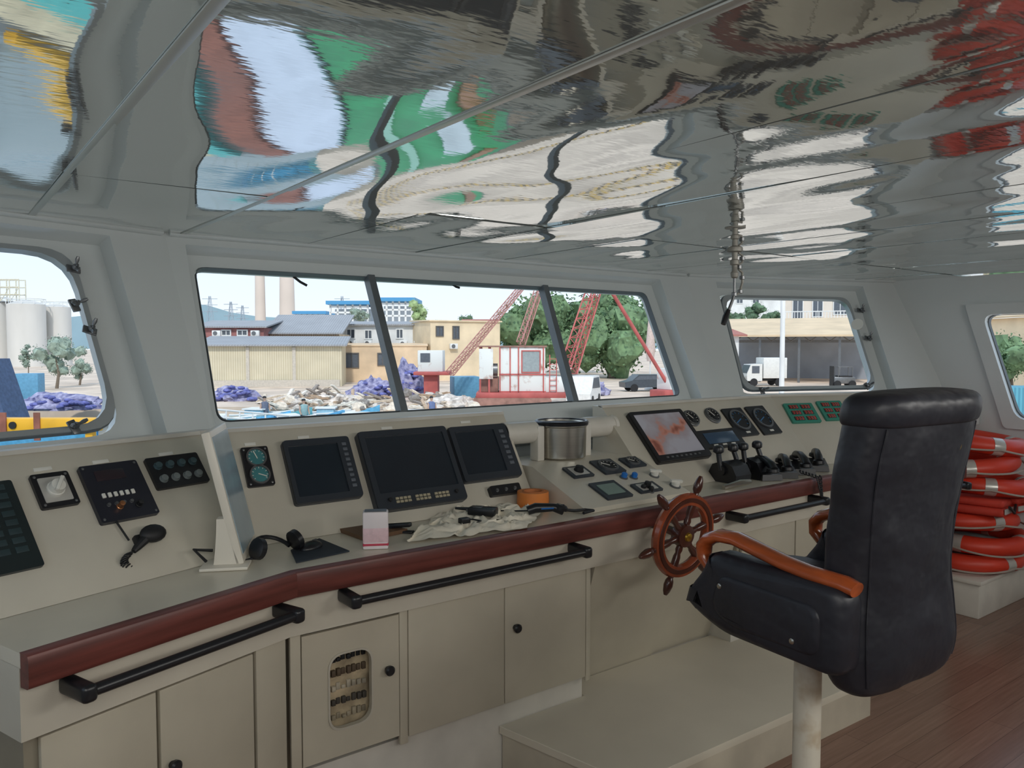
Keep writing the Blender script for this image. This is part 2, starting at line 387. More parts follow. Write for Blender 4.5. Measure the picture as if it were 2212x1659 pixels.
SM.extr(B(),[(.30,0),(.30,.72),(.6,.72),(.6,0)],1.25,2.2).build('body',CREAM2,hc,world=True)
SM.extr(B(),[(.055,.715),(.075,.715),(.245,.165),(.225,.165)],1.27,1.78).build('knee_panel',CREAM2,hc,world=True)
SM.extr(B(),[(.065,.715),(.085,.715),(.255,.165),(.235,.165)],1.785,2.2).build('knee_panel',CREAM2,hc,world=True)
SM.extr(B(),[(.24,0),(.24,.21),(.3,.21),(.3,0)],1.25,2.2).build('plinth',WHITEP,hc,world=True)
cabinet(SM,2.2,3.12,0,t,'cream cabinet under centre worktop hidden beyond the leather chair',
  [(2.22,2.65,.27,.715,dict(knob=(.05,.28))),(2.66,3.09,.27,.715,dict())])
cabinet(SR,0,.74,-t,0,'cream cabinet under the right wing worktop beside the lifebuoys',[(.03,.37,.27,.70,dict(knob=(.05,.28))),(.38,.71,.27,.70,dict())])
# instrument housings
def housing(S,prof,a,c,m0,m1,label):
    w=thing('instrument_housing',label,'console panel',S.M((a+c)/2,.5,.92))
    S.extr(B(),prof,a,c,m0,m1).build('case',CREAM,w,world=True)
    if prof[1][1]>1.2:
        d,z=prof[1]; S.extr(B(),[(d-.004,z),(d+.004,z+.012),(d+.03,z+.014),(d+.03,z+.004)],a,c,m0,m1).build('top_lip',WHITEP,w,world=True)
    return w
PL=[(.30,.921),(.60,1.287),(.615,1.293),(.66,1.293),(.66,.921)]
PC=[(.38,.921),(.61,1.287),(.622,1.293),(.68,1.293),(.68,.921)]
PR=[(.26,.921),(.61,1.287),(.622,1.293),(.68,1.293),(.68,.921)]
PHm=[(.08,.921),(.08,.94),(.42,1.07),(.70,1.07),(.70,.921)]
housing(SL,PL,-.35,.755,0,t,'sloping cream instrument housing of left wing with breaker board and microphone')
housing(SM,PC,0,1.22,-t,0,'sloping cream instrument housing with three dark screens')
housing(SM,PHm,1.235,1.87,0,0,'low sloping cream helm housing with small switches before the compass')
housing(SM,PR,1.83,3.12,0,t,'sloping cream instrument housing with the coloured chart display')
housing(SR,PR,0,.9,-t,0,'sloping cream instrument housing of right wing with green readouts')
def splane(S,d0,z0,d1,z1):
    o=S.pt(0,d0,z0); return Plane(o,S.e,S.pt(0,d1,z1)-o)
pL=splane(SL,.30,.921,.60,1.287); pC=splane(SM,.38,.921,.61,1.287); pR=splane(SM,.26,.921,.61,1.287); pW=splane(SR,.26,.921,.61,1.287); pH=splane(SM,.08,.94,.42,1.07)
def plate(pl,quad,name,label,cat,mt=BLACKP,tk=.012,group=None,bev=.003,r=.008):
    m,w,h=pl.quad(*quad); o=thing(name,label,cat,m,group)
    B().prism(rrect(w,h,r),-.002,tk).build('plate',mt,o)
    return o,w,h
def screws(o,w,h,z,mt=STEELD):
    for sx in (-1,1):
        for sy in (-1,1): B().lathe([(.004,0),(.004,.002),(.002,.003)],8,m=T(sx*(w/2-.01),sy*(h/2-.01),z)).build('screw',mt,o)
def gauge(o,x,y,r,z,dial=BLACKM,needle=WKNOB,ang=.8):
    d=B().prism(circ(r,24,x,y),z-.001,z+.003).build('dial',dial,o)
    B().ring(circ(r*1.14,24,x,y),circ(r*.95,24,x,y),z-.001,z+.008).build('dial_ring',STEELD,d)
    B().box(-r*.05,r*.05,-r*.2,r*.8,.004,.006,m=T(x,y,z)@RZ(ang)).build('needle',needle,d)
    b=B()
    for k in range(9):
        a=-2.2+k*.55; b.box(-r*.03,r*.03,r*.72,r*.9,.003,.0045,m=T(x,y,z)@RZ(a))
    b.build('scale_marks',needle,d)
def knob(o,x,y,z,r,h,mt,name='knob',ang=0):
    return B().lathe([(r*1.15,0),(r*1.15,h*.2),(r,h*.25),(r*.9,h),(r*.6,h*1.05)],18,m=T(x,y,z)).build(name,mt,o)
# left wing
o,w,h=plate(pL,((-120,1062),(15,1040),(98,1222),(-60,1262)),'breaker_board','black breaker indicator board at left end of left wing panel','instrument',mat('dark_green_black',(34,44,46),.35))
for i in range(3):
    for j in range(8):
        B().box(-w/2+.02+i*(w-.03)/3,-w/2+.02+i*(w-.03)/3+(w-.06)/3.3,h/2-.03-j*(h-.04)/8.4,h/2-.012-j*(h-.04)/8.4,.011,.014,.001).build('indicator',mat('dim_teal_tile',(46,62,66),.4),o)
o,w,h=plate(pL,((57,1033),(143,1020),(170,1090),(92,1105)),'rotary_switch','white rotary switch on a square black plate with silver scale','switch')
B().prism(rrect(w*.72,h*.72,.004),.011,.014).build('scale_plate',SILVER,o); k=knob(o,0,0,.014,w*.2,.025,WKNOB)
B().box(-w*.05,w*.05,-w*.24,w*.24,.036,.05,.003,m=RZ(-.6)).build('grip',WKNOB,k); screws(o,w,h,.012)
o,w,h=plate(pL,((160,1016),(292,998),(336,1110),(222,1140)),'public_address_unit','black public address unit with button row above the hand microphone','radio',mat('navy_black',(36,38,48),.35),.016)
B().box(-w*.3,w*.2,h*.2,h*.38,.014,.018,.001).build('screen',mat('tiny_lcd',(50,42,48),.2),o)
for k in range(6): B().box(-w*.33+k*w*.1,-w*.33+k*w*.1+w*.06,-h*.1,-h*.02,.015,.021,.002).build('button',WKNOB,o)
for k in range(4): knob(o,-w*.28+k*w*.13,-h*.22,.016,w*.03,.006,STEELD,'button')
knob(o,-w*.12,-h*.28,.016,w*.05,.022,mat('brass_knob',(190,130,90),.3,.8)); knob(o,w*.2,-h*.3,.016,w*.05,.02,BLACKM); screws(o,w,h,.016)
o,w,h=plate(pL,((305,997),(418,980),(452,1040),(343,1063)),'lamp_test_panel','black lamp panel with two rows of round lights beside the desk monitor','instrument')
for j in range(2):
    for k in range(4): knob(o,-w*.33+k*w*.22,h*.2-j*h*.42,.012,w*.065,.012,(mat('smoky_lens',(70,90,96),.2) if j==0 else mat('grey_lens',(120,128,128),.25)),'lamp')
def nplate(pl,u,v,what,w=.05,h=.012):
    m=pl.at(u,v); B().box(-w/2,w/2,-h/2,h/2,-.001,.003,.001).build('name_plate',WKNOB,m=m,label='small white nameplate strip above '+what,cat='nameplate',group='white nameplates on the consoles')
nplate(pL,92,1014,'the rotary switch'); nplate(pL,217,998,'the public address unit'); nplate(pL,358,981,'the lamp panel')
nplate(pC,540,960,'the twin teal gauges',.04); nplate(pC,655,945,'the smallest dark screen',.045); nplate(pC,835,925,'the large dark screen',.05); nplate(pC,1005,912,'the right dark screen',.05)
# hand microphone
mc=thing('hand_microphone','black hand microphone with coiled cord hanging on left wing panel','microphone',pL.at(300,1180))
p0=TM[mc.name].inverted()
B().ball((.035,.015,.035),.034,(1.2,.85,.6)).build('head',BLACKM,mc)
B().tube([(.005,.003,.03),(-.02,-.012,.025),(-.035,-.022,.022)],[.015,.012,.008],10).build('handle',BLACKM,mc)
B().box(-.012,.012,.0,.03,-.002,.02,.004).build('clip',BLACKM,mc)
q=p0@onz(306,1236,.932)
pts=[]; A=Vector((-.035,-.022,.022)); Q=Vector(q); n_=150
for k in range(n_):
    f=k/(n_-1); c=A.lerp(Q,f)+Vector((-.045*math.sin(f*PI)**.8,0,.012*math.sin(f*PI))); a=k*2*PI*11/n_; rr=.010*min(1,f*8,(1-f)*8)
    tx=Vector((-.3+.9*f,-.9,0)).normalized(); nx=Vector((-tx.y,tx.x,0)); pts.append(c+nx*rr*math.cos(a)+Vector((0,0,rr*math.sin(a))))
B().tube(pts,.0024,6).build('coiled_cord',BLACKM,mc)
B().tube([(-.028,.02,.012),(-.04,.1,.008)],.003,6).build('lead',BLACKM,mc)
q=onz(312,1238,.921); B().box(-.035,.035,-.02,.02,0,.018,.005,m=p0@T(*q)@RZ(.5)).build('base',BLACKM,mc)
# desk monitor edge-on
WB=mat('monitor_white',(228,222,208),.4,var=.03)
q=onz(497,1222,.921); yx=Vector((.44,.898,0)).normalized(); dm=thing('desk_monitor','white desk monitor seen edge-on standing on the left worktop corner','monitor',fr(q,yx,Vector((-yx.y,yx.x,0)),(0,0,1)))
B().box(-.06,.08,-.06,.08,0,.010,.003).build('base',WB,dm)
ml=T(.0,-.03,.02)@Matrix.Rotation(rad(13),4,'X').inverted()
B().box(-.02,.27,-.012,.014,-.012,.405,.004,m=ml).build('screen_case',WB,dm)
B().box(-.008,.258,-.0145,-.0115,.015,.385,m=ml).build('screen',mat('pale_screen',(156,178,190),.2),dm)
def nk(z,ya,yb,x=.02): return [(-x,yb,z),(x,yb,z),(x,ya,z),(-x,ya,z)]
B().loft([nk(.008,-.03,.045),nk(.05,-.015,.04),nk(.10,.0,.036),nk(.15,.012,.034)]).build('neck',WB,dm)
B().tube([(-.05,.06,.03),(-.02,.1,.06),(.0,.05,.05)],.005,6).build('cable',BLACKM,dm)
# centre panel
o,w,h=plate(pC,((514,972),(572,965),(596,1048),(538,1056)),'twin_gauge','black upright plate with two round teal gauges','gauge')
gauge(o,0,h*.22,w*.33,.012,TEAL,WKNOB,.3); gauge(o,0,-h*.22,w*.33,.012,TEAL,WKNOB,-2.); screws(o,w,h,.012)
def display(pl,quad,label,tk,scr,keys=None,sm=SCREEN,bm=GREYB):
    o,w,h=plate(pl,quad,'display','x','display',bm,tk,r=.014); o['label']=label
    x0,x1,y0,y1=scr
    B().ring(rrect(w*.99,h*.99,.014,4),roundpoly(rectc(w*x0,w*x1,h*y0,h*y1),.004,4),tk-.001,tk+.008).build('bezel',bm,o)
    B().prism(rectc(w*x0,w*x1,h*y0,h*y1),tk-.001,tk+.002).build('screen',sm,o)
    return o,w,h,tk+.008
o,w,h,z=display(pC,((600,960),(742,947),(786,1078),(640,1094)),'smallest dark screen with button column right of teal gauges',.02,(-.44,.30,-.40,.40))
for k in range(9): B().box(w*.36,w*.43,h*(.34-k*.085),h*(.34-k*.085)+h*.05,z-.002,z+.003,.002).build('button',mat('grey_keys',(92,98,106),.5),o)
o,w,h,z=display(pC,((760,945),(940,926),(1015,1082),(815,1112)),'largest dark screen with beige keys along its bottom edge',.03,(-.44,.44,-.30,.42))
for k in range(14):
    if k in (4,9): continue
    for j in range(2): B().box(w*(-.30+k*.043),w*(-.30+k*.043+.034),h*(-.40-j*.04),h*(-.40-j*.04)+h*.03,z-.002,z+.004,.001).build('key',KEY,o)
knob(o,-w*.36,-h*.39,z,.008,.01,BLACKM); knob(o,w*.38,-h*.39,z,.008,.01,BLACKM)
o,w,h,z=display(pC,((955,930),(1075,920),(1131,1030),(1005,1047)),'dark screen at right end of the three, with side keys',.02,(-.42,.26,-.38,.40))
for k in range(7): B().box(w*.34,w*.42,h*(.32-k*.1),h*(.32-k*.1)+h*.06,z-.002,z+.003,.002).build('button',mat('grey_keys',(92,98,106),.5),o)
o,w,h=plate(pC,((1050,1056),(1112,1047),(1124,1066),(1060,1076)),'socket_strip','small black socket strip below the right dark screen','socket',tk=.025)
for k in range(3): knob(o,-w*.3+k*w*.3,0,.024,.007,.006,STEELD,'socket_hole')
# helm panel
def sw(quad,label,kind):
    o,w,h=plate(pH,quad,'helm_switch',label,'switch',GREYB,.01,'switches on the helm housing',r=.004)
    if kind=='knob': B().prism(rrect(w*.7,h*.7,.003),.009,.012).build('face',SILVER,o); knob(o,0,0,.012,min(w,h)*.22,.02,BLACKM)
    elif kind=='dial': gauge(o,0,0,min(w,h)*.36,.01,BLACKM,WKNOB)
    else: B().prism(rrect(w*.7,h*.6,.003),.009,.013).build('face',mat('green_grey_face',(120,140,132),.3),o)
sw(((1213,1015),(1253,1008),(1285,1028),(1243,1036)),'square helm switch with silver face nearest the dark screens','knob')
sw(((1274,1000),(1315,994),(1352,1019),(1308,1028)),'rectangular dark dial beside the blue knobs','dial')
sw(((1338,993),(1372,989),(1395,1007),(1358,1013)),'small dark dial at the back of the helm housing','dial')
sw(((1270,1048),(1325,1041),(1367,1073),(1312,1082)),'larger dark readout with green face near the rim','face')
sw(((1360,1050),(1408,1043),(1432,1060),(1384,1068)),'dark rectangular switch between readout and white knobs','knob')
for i,(u,v,mt,r,l) in enumerate(((1347,1032,BLUEK,.014,'blue knob nearer the dark screens on helm housing'),(1369,1032,BLUEK,.014,'blue knob nearer the chart display on helm housing'),(1413,1028,WKNOB,.017,'white knob behind the other on helm housing'),(1458,1050,WKNOB,.019,'white knob closest to the rim on helm housing'),(1388,1058,BLACKM,.012,'black push knob left on helm housing'),(1405,1062,BLACKM,.012,'black push knob right on helm housing'))):
    k=thing('control_knob',l,'knob',pH.at(u,v)); B().lathe([(r*1.4,0),(r*1.4,.004),(r*1.1,.006)],16).build('collar',STEELD,k)
    B().lathe([(r,.004),(r*.95,.022),(r*.6,.026)],16).build('cap',mt,k)
    if mt is WKNOB: B().box(-.03,.03,-.008,.008,.02,.032,.003,m=RZ(-.3)).build('lever',mt,k)
# right housing
def chart_mat():
    m=bpy.data.materials.new('chart_picture'); m.use_nodes=True; nt=m.node_tree; N=nt.nodes; L=nt.links; b=N['Principled BSDF']
    tc=N.new('ShaderNodeTexCoord'); n=N.new('ShaderNodeTexNoise'); n.inputs['Scale'].default_value=5; n.inputs['Detail'].default_value=3; L.new(tc.outputs['Object'],n.inputs['Vector'])
    cr=N.new('ShaderNodeValToRGB'); e=cr.color_ramp.elements; e[0].color=lin((120,76,66)); e[0].position=.36; e[1].color=lin((150,150,158)); e[1].position=.58
    k=e.new(.41); k.color=lin((166,116,102)); k=e.new(.45); k.color=lin((140,132,136))
    L.new(n.outputs['Fac'],cr.inputs['Fac']); L.new(cr.outputs['Color'],b.inputs['Base Color']); L.new(cr.outputs['Color'],b.inputs['Emission Color']); b.inputs['Emission Strength'].default_value=.22; b.inputs['Roughness'].default_value=.12
    return m
o,w,h,z=display(pR,((1342,900),(1462,888),(1532,986),(1430,1008)),'chart display showing a pinkish coloured map',.02,(-.44,.44,-.38,.44),sm=chart_mat(),bm=BLACKP)
for k in range(8): B().box(w*(-.34+k*.085),w*(-.34+k*.085+.04),-h*.45,-h*.42,z-.002,z+.002,.0005).build('button',STEELD,o)
for u,v,l in ((1492,905,'round dark gauge next to the chart display'),(1538,899,'round dark gauge beside the first square meter')):
    o=thing('round_gauge',l,'gauge',pR.at(u,v)); B().lathe([(.052,-.001),(.052,.008),(.046,.012)],28).build('housing_ring',STEELD,o); gauge(o,0,0,.042,.009,BLACKM,WKNOB,.5)
o,w,h=plate(pR,((1497,938),(1580,927),(1608,962),(1524,974)),'rudder_indicator','black rectangular indicator behind the throttle levers','instrument',BLACKP,.02)
B().box(-w*.38,w*.38,-h*.3,h*.32,.019,.022,.001).build('screen',mat('blue_dim',(60,84,110),.2),o)
for k in range(3): B().box(-w*.3+k*w*.22,-w*.2+k*w*.22,-h*.44,-h*.36,.019,.024,.001).build('button',WKNOB,o)
for q,l in ((((1557,887),(1597,882),(1638,940),(1596,946)),'black square meter nearer the round gauges'),(((1608,882),(1644,878),(1688,936),(1648,942)),'black square meter nearer the green readouts')):
    o,w,h=plate(pR,q,'square_meter',l,'gauge',BLACKP,.012); gauge(o,0,h*.05,min(w,h)*.36,.012,BLACKM,mat('blue_needle',(60,120,170),.4),2.)
    B().box(-w*.1,w*.1,-h*.42,-h*.36,.011,.014).build('maker_plate',WKNOB,o)
for q,l in ((((1690,876),(1748,872),(1774,912),(1712,918)),'green readout plate with red digits next to black square meter'),(((1762,871),(1810,867),(1836,906),(1784,913)),'green readout plate with red digits close to the chair back'),(((1824,867),(1860,864),(1885,900),(1846,905)),'green readout plate half hidden by the chair back')):
    o,w,h=plate(pW,q,'digital_readout',l,'readout',GREEN,.014)
    for j in range(3):
        for i in range(2):
            x=-w*.38+i*w*.42; y=h*.3-j*h*.3
            d=B().box(x,x+w*.34,y-h*.1,y+h*.1,.013,.017,.002).build('window',mat('led_window',(36,60,54),.3),o)
            b=B()
            for k in range(3):
                xx=x+w*.03+k*w*.1
                for yy in (-.07,0,.07): b.box(xx,xx+w*.06,y+h*yy-.0012,y+h*yy+.0012,.017,.0175)
                b.box(xx+w*.055,xx+w*.067,y-h*.07,y+h*.07,.017,.0175)
            b.build('digits',REDL,d)
# throttle levers
for i,(u,v,l) in enumerate(((1508,1022,'engine throttle control nearest the chart display'),(1566,1015,'engine throttle control nearest the telephones'))):
    q=onz(u,v,.935); q.y=min(q.y,2.46); p=q.copy(); p.z=.921
    th=thing('throttle_control',l,'throttle',T(*p),'engine throttle controls')
    pr=[(-.08,0),(.08,0),(.085,.04),(.06,.085),(0,.105),(-.06,.085),(-.085,.04)]
    B().loft([[(-.06,y,z) for y,z in pr],[(.06,y,z) for y,z in pr]]).build('base',BLACKP,th)
    for s in (-1,1):
        lv=B().tube([(s*.066,0,.06),(s*.066,.012,.11),(s*.058,.025,.152)],.013,10).build('lever',BLACKP,th)
        B().lathe([(.014,0),(.026,.008),(.027,.026),(.022,.036),(.012,.041)],16,m=T(s*.058,.025,.14)).build('lever_knob',BLACKP,lv)
    B().tube([(-.074,0,.06),(.074,0,.06)],.026,16).build('pivot',BLACKP,th)
# telephones
def phone(m,label):
    p=thing('telephone',label,'telephone',m,'black bridge telephones')
    B().loft([[(-.055,-.09,0),(.055,-.09,0),(.055,.09,0),(-.055,.09,0)],[(-.05,-.085,.03),(.05,-.085,.03),(.05,.085,.05),(-.05,.085,.05)]]).build('cradle',BLACKP,p)
    B().tube([(0,-.1,.055),(0,-.075,.075),(0,0,.095),(0,.075,.085),(0,.1,.062)],[.022,.022,.018,.022,.022],12).build('handset',BLACKP,p)
    for y,z in ((-.09,.045),(.09,.06)): B().lathe([(.026,0),(.032,.006),(.03,.02),(.014,.03)],14,m=T(0,y,z-.005)).build('ear_cup',BLACKP,p)
    return p
ph=phone(T(3.43,2.41,.922)@RZ(-.5),'black telephone closest to the throttle levers')
p3=None
for x,y,a,l in ((3.57,2.39,-.8,'second black telephone from the throttle levers'),(3.73,2.40,-.7,'third black telephone from the throttle levers'),(3.90,2.41,-.9,'black telephone closest to the leather chair')):
    o=dup(ph,T(x,y,.922)@RZ(a),l); p3=p3 or o
pts=[]
A=[Vector((3.60,2.32,.95)),Vector((3.60,2.22,.935)),Vector((3.59,2.195,.88)),Vector((3.61,2.2,.84)),Vector((3.66,2.24,.935))]
for k in range(160):
    f=k/159*3.999; i=int(f); c=A[i].lerp(A[i+1],f-i); a=k*.9; pts.append(c+Vector((.01*math.cos(a),.004*math.sin(a),.008*math.sin(a))))
B().tube(pts,.003,6).build('coiled_cord',BLACKM,p3,world=True)
B().tube([(3.0,2.33,.93),(3.1,2.31,.945),(3.16,2.3,.945)],[.012,.016,.012],10).build('torch',STEEL,label='small silver torch lying on worktop near the ship wheel',cat='torch')
# compass
cp=thing('magnetic_compass','steel magnetic compass bowl between the two instrument housings','compass',T(2.40,2.80,1.07))
B().lathe([(.10,.0),(.115,.01),(.118,.15),(.124,.155),(.124,.175),(.112,.175),(.108,.16)],36).build('bowl',STEEL,cp)
B().lathe([(.126,.158),(.128,.172),(.122,.178),(.112,.178),(.11,.165)],36).build('rim_ring',BLACKP,cp)
B().lathe([(.108,.14),(.108,.15),(.05,.158)],30).build('glass',mat('compass_card',(70,80,76),.1),cp)
for s in (-1,1):
    B().box(s*.125,s*.165,-.03,.03,0,.16,.006).build('bracket',WHITEP,cp)
    B().tube([(s*.15,.02,.13),(s*.33,.02,.13)],.05,20).build('corrector',WHITEP,cp)
    B().lathe([(.054,0),(.054,.02)],20,m=T(s*.33,.02,.13)@RY(PI/2)).build('end_cap',WHITEP,cp)
# ================================================================ small items on the worktop
q=onz(812,1183,.921); bx=thing('milk_carton','small white tin carton with pink lower print on worktop','carton',T(*q)@RZ(-.5))
B().box(-.042,.042,-.025,.025,0,.125,.005).build('body',mat('carton_white',(232,224,226),.4,var=.03),bx)
B().box(-.0425,.0425,-.0255,.0255,.02,.075,.005).build('print_band',mat('pink_print',(228,196,202),.4,var=.08,scale=60),bx); B().box(-.0428,.0428,-.0258,.0258,.01,.022,.004).build('red_stripe',mat('crimson',(190,60,84),.4),bx)
B().box(-.036,.036,-.02,.02,.123,.127).build('lid',STEELD,bx)
def onpoly(pts,z): return [onz(u,v,z) for u,v in pts]
P=onpoly(((728,1148),(775,1135),(880,1150),(790,1170)),.921)
nb=B(); nb.loft([[p for p in P],[p+Vector((0,0,.014)) for p in P]]); nb.build('notebook',mat('brown_cover',(110,82,60),.6),label='thin brown notebook under the white carton',cat='notebook')
st=thing('stapler','black stapler beside the white carton','stapler',T(*onz(865,1150,.921))@RZ(-.9))
B().box(-.05,.05,-.014,.014,0,.008,.003).build('base',BLACKP,st); B().box(-.05,.045,-.012,.012,.018,.034,.005,m=RY(-.12)).build('arm',BLACKP,st)
B().box(-.052,-.03,-.012,.012,.005,.028,.003).build('hinge',BLACKP,st)
cq=onpoly(((878,1173),(958,1102),(1185,1092),(1140,1142)),.925); b=B(); n=48; V=[]
for i in range(n+1):
    row=[]
    for j in range(n+1):
        s_,t_=i/n,j/n; p=(cq[0].lerp(cq[3],s_)).lerp(cq[1].lerp(cq[2],s_),t_)
        w_=(.5-abs(noise.noise(Vector((p.x*13,p.y*13,0)))))**3*.2+abs(noise.noise(Vector((p.x*30,p.y*30,3))))*.016
        ed=min(s_,1-s_,t_,1-t_); fade=min(1,ed*6+.3)
        edge=Vector((noise.noise(Vector((s_*5,t_*5,9))),noise.noise(Vector((s_*5,t_*5,19))),0))*.04
        row.append(b.bm.verts.new(p+edge+Vector((0,0,.001+max(0,w_)*fade))))
    V.append(row)
for i in range(n):
    for j in range(n): b.bm.faces.new((V[i][j],V[i+1][j],V[i+1][j+1],V[i][j+1]))
b.build('cloth',CLOTH,label='crumpled cream cloth spread on the centre worktop',cat='cloth',ang=80)
def radio(m,label):
    r=thing('handheld_radio',label,'radio',m); B().box(-.027,.027,-.055,.055,0,.03,.006).build('body',BLACKP,r)
    B().tube([(.015,.05,.015),(.015,.12,.015)],[.008,.005],8).build('antenna',BLACKP,r); B().box(-.018,.018,.0,.035,.029,.032,.001).build('speaker_grille',STEELD,r); knob(r,-.012,.058,.012,.006,.008,STEELD); return r
radio(T(*onz(1043,1112,.946))@RZ(.6),'handheld radio lying on the cream cloth')
ad=thing('plug_adapter','small black plug adapter with lead on the cream cloth','adapter',T(*onz(1003,1130,.946)))
B().box(-.02,.02,-.014,.014,0,.02,.004).build('body',BLACKP,ad); B().tube([(.02,0,.01),(.05,.02,.004),(.06,-.02,.004),(.03,-.035,.004)],.003,6).build('lead',BLACKP,ad)
ob=thing('tape_roll','chunky orange tape roll standing flat at the back of worktop','tape roll',T(2.035,2.555,.921))
B().lathe([(.034,.002),(.066,.0),(.068,.03),(.066,.068),(.045,.068),(.04,.04),(.034,.002)],32).build('tape',mat('orange_tape',(226,134,62),.45,var=.05),ob)
B().lathe([(.036,.0),(.046,.0),(.046,.070),(.038,.070),(.036,.0)],28).build('core',mat('tape_core',(196,120,70),.7),ob)
hs=thing('radio_handset','black radio handset with blue rim and cord beside orange tape','handset',T(*onz(1178,1113,.936))@RZ(-.5))
B().tube([(-.07,0,.02),(-.04,0,.03),(.03,0,.03),(.07,0,.02)],[.018,.02,.016,.022],12).build('grip',BLACKP,hs); B().lathe([(.026,0),(.028,.012),(.02,.02)],16,m=T(.06,0,.02)@RY(.3)).build('ear_piece',BLACKM,hs)
B().tube([(-.02,-.021,.03),(.03,-.017,.03)],.003,6).build('blue_trim',BLUEK,hs)
B().tube([(.07,0,.02),(.12,.02,.01),(.17,.05,.006),(.2,.03,.006),(.15,-.01,.006)],.006,8).build('cord',BLACKM,hs)
B().tube([(-.07,0,.02),(-.13,.05,.01),(-.22,.1,.006)],.003,6).build('lead',BLACKM,hs)
P=onpoly(((628,1190),(690,1165),(755,1192),(640,1217)),.921)
b=B(); b.loft([[p for p in P],[p+Vector((0,0,.004)) for p in P]]); b.build('mouse_pad',mat('pad_blue_black',(40,48,58),.7),label='dark mouse pad on worktop between headphones and carton',cat='mouse pad')
ms=thing('computer_mouse','black computer mouse resting on the dark mouse pad','mouse',T(*onz(672,1182,.926))@RZ(-1.0))
B().ball((0,0,.0),.05,(.62,1.,.42)).build('body',BLACKP,ms); B().box(-.003,.003,.01,.03,.018,.022).build('wheel',STEELD,ms)
hp=thing('headphones','black headphones lying left of the mouse pad','headphones',T(*onz(612,1205,.921))@RZ(.3))
pts=[(.06*math.cos(a),.045+.065*math.sin(a),.02+.03*math.sin(a)) for a in [PI*k/12 for k in range(13)]]
B().tube(pts,.007,8).build('headband',BLACKP,hp)
for s in (-1,1): B().lathe([(.022,0),(.034,.006),(.034,.024),(.02,.03)],18,m=T(s*.058,.03,.035)@RY(s*PI/2*.8)).build('ear_cup',BLACKP,hp)
B().tube([(-.06,.02,.02),(-.12,.05,.006),(-.16,.1,.006)],.004,6).build('cable',BLACKM,hp)
# ================================================================ SHIP WHEEL
wm=fr((2.45,2.10,.83),Vector((1,0,0)),Vector((0,-.10,.995)),Vector((0,-.995,-.10)))
sw_=thing('ship_wheel','varnished wooden ship wheel with six turned spokes at the console','ship wheel',wm)
def lring(r0,r1,z0,z1,n=48): 
    return [[((r)*math.cos(a),(r)*math.sin(a),z) for r,z in ((r0,z0),(r1,z0),(r1+.006,(z0+z1)/2),(r1,z1),(r0,z1),(r0-.006,(z0+z1)/2))] for a in [2*PI*k/n for k in range(n)]]
B().loft(lring(.128,.170,-.016,.016),closed=True).build('rim',WHEELW,sw_)
B().loft(lring(.141,.157,-.020,.020),closed=True).build('rim_inlay',WHEELD,sw_)
hb=B().lathe([(.018,-.19),(.018,-.03),(.045,-.025),(.05,0),(.045,.02),(.02,.026)],24).build('hub',WHEELD,sw_)
B().lathe([(.02,.024),(.016,.034),(.006,.038)],16).build('hub_cap',GOLD,hb)
for k in range(6):
    a=rad(72+60*k); m=RZ(a)@RY(PI/2)
    B().lathe([(.012,.04),(.015,.06),(.011,.075),(.015,.09),(.016,.13),(.014,.17),(.011,.178),(.017,.19),(.019,.21),(.014,.235),(.007,.25)],12,m=m).build('spoke',WHEELD,sw_)
# ================================================================ STEP
st=thing('step_platform','low white painted wooden step in front of the helm cabinet','step',T(2.47,2.03,0))
sp=[(1.70,2.335),(1.82,1.76),(3.25,1.72),(3.22,2.46),(2.13,2.46),(2.13,2.335)]
def scl(P,k): 
    c=Vector((2.47,2.06)); return [tuple(c+(Vector(p)-c)*k) for p in P]
B().loft([[(x,y,.142) for x,y in sp],[(x,y,.168) for x,y in scl(sp,1.)],[(x,y,.17) for x,y in scl(sp,.997)]]).build('top_board',STEPP,st,world=True)
B().loft([[(x,y,0.) for x,y in scl(sp,.985)],[(x,y,.143) for x,y in scl(sp,.985)]]).build('riser',mat('worn_step_side',(190,182,164),.6,var=.1),st,world=True)
# ================================================================ CHAIR
ch=thing('helm_chair','black leather executive helm chair with orange wooden arms on white post','chair',T(2.19,1.37,0)@RZ(rad(-3)))
B().lathe([(.16,0),(.16,.012),(.05,.02),(.042,.05),(.042,.74)],24).build('pedestal',mat('peeling_white_post',(224,218,202),.5,var=.0,scale=9,col2=(186,164,130),p=(.5,.72)),ch)
B().box(-.13,.13,-.13,.15,.70,.75,.01).build('seat_plate',BLACKM,ch)
def sup(w,d,cx,cy,z,n=32,e=3.2):
    out=[]
    for k in range(n):
        a=2*PI*k/n; c,s=math.cos(a),math.sin(a)
        out.append((cx+w*math.copysign(abs(c)**(2/e),c),cy+d*math.copysign(abs(s)**(2/e),s),z))
    return out
B().loft([sup(.20,.22,0,.03,.735),sup(.24,.255,0,.03,.755),sup(.248,.265,0,.03,.82),sup(.235,.25,0,.03,.87),sup(.15,.17,0,.03,.89)]).build('seat_cushion',LEATH,ch)
secs=[(.665,.15,.035,-.282),(.668,.20,.05,-.282),(.69,.236,.072,-.279),(.76,.256,.092,-.272),(.86,.250,.096,-.264),(.97,.234,.092,-.262),(1.08,.238,.09,-.268),(1.2,.250,.088,-.282),(1.30,.256,.088,-.298),(1.37,.254,.088,-.312),(1.395,.253,.088,-.316)]
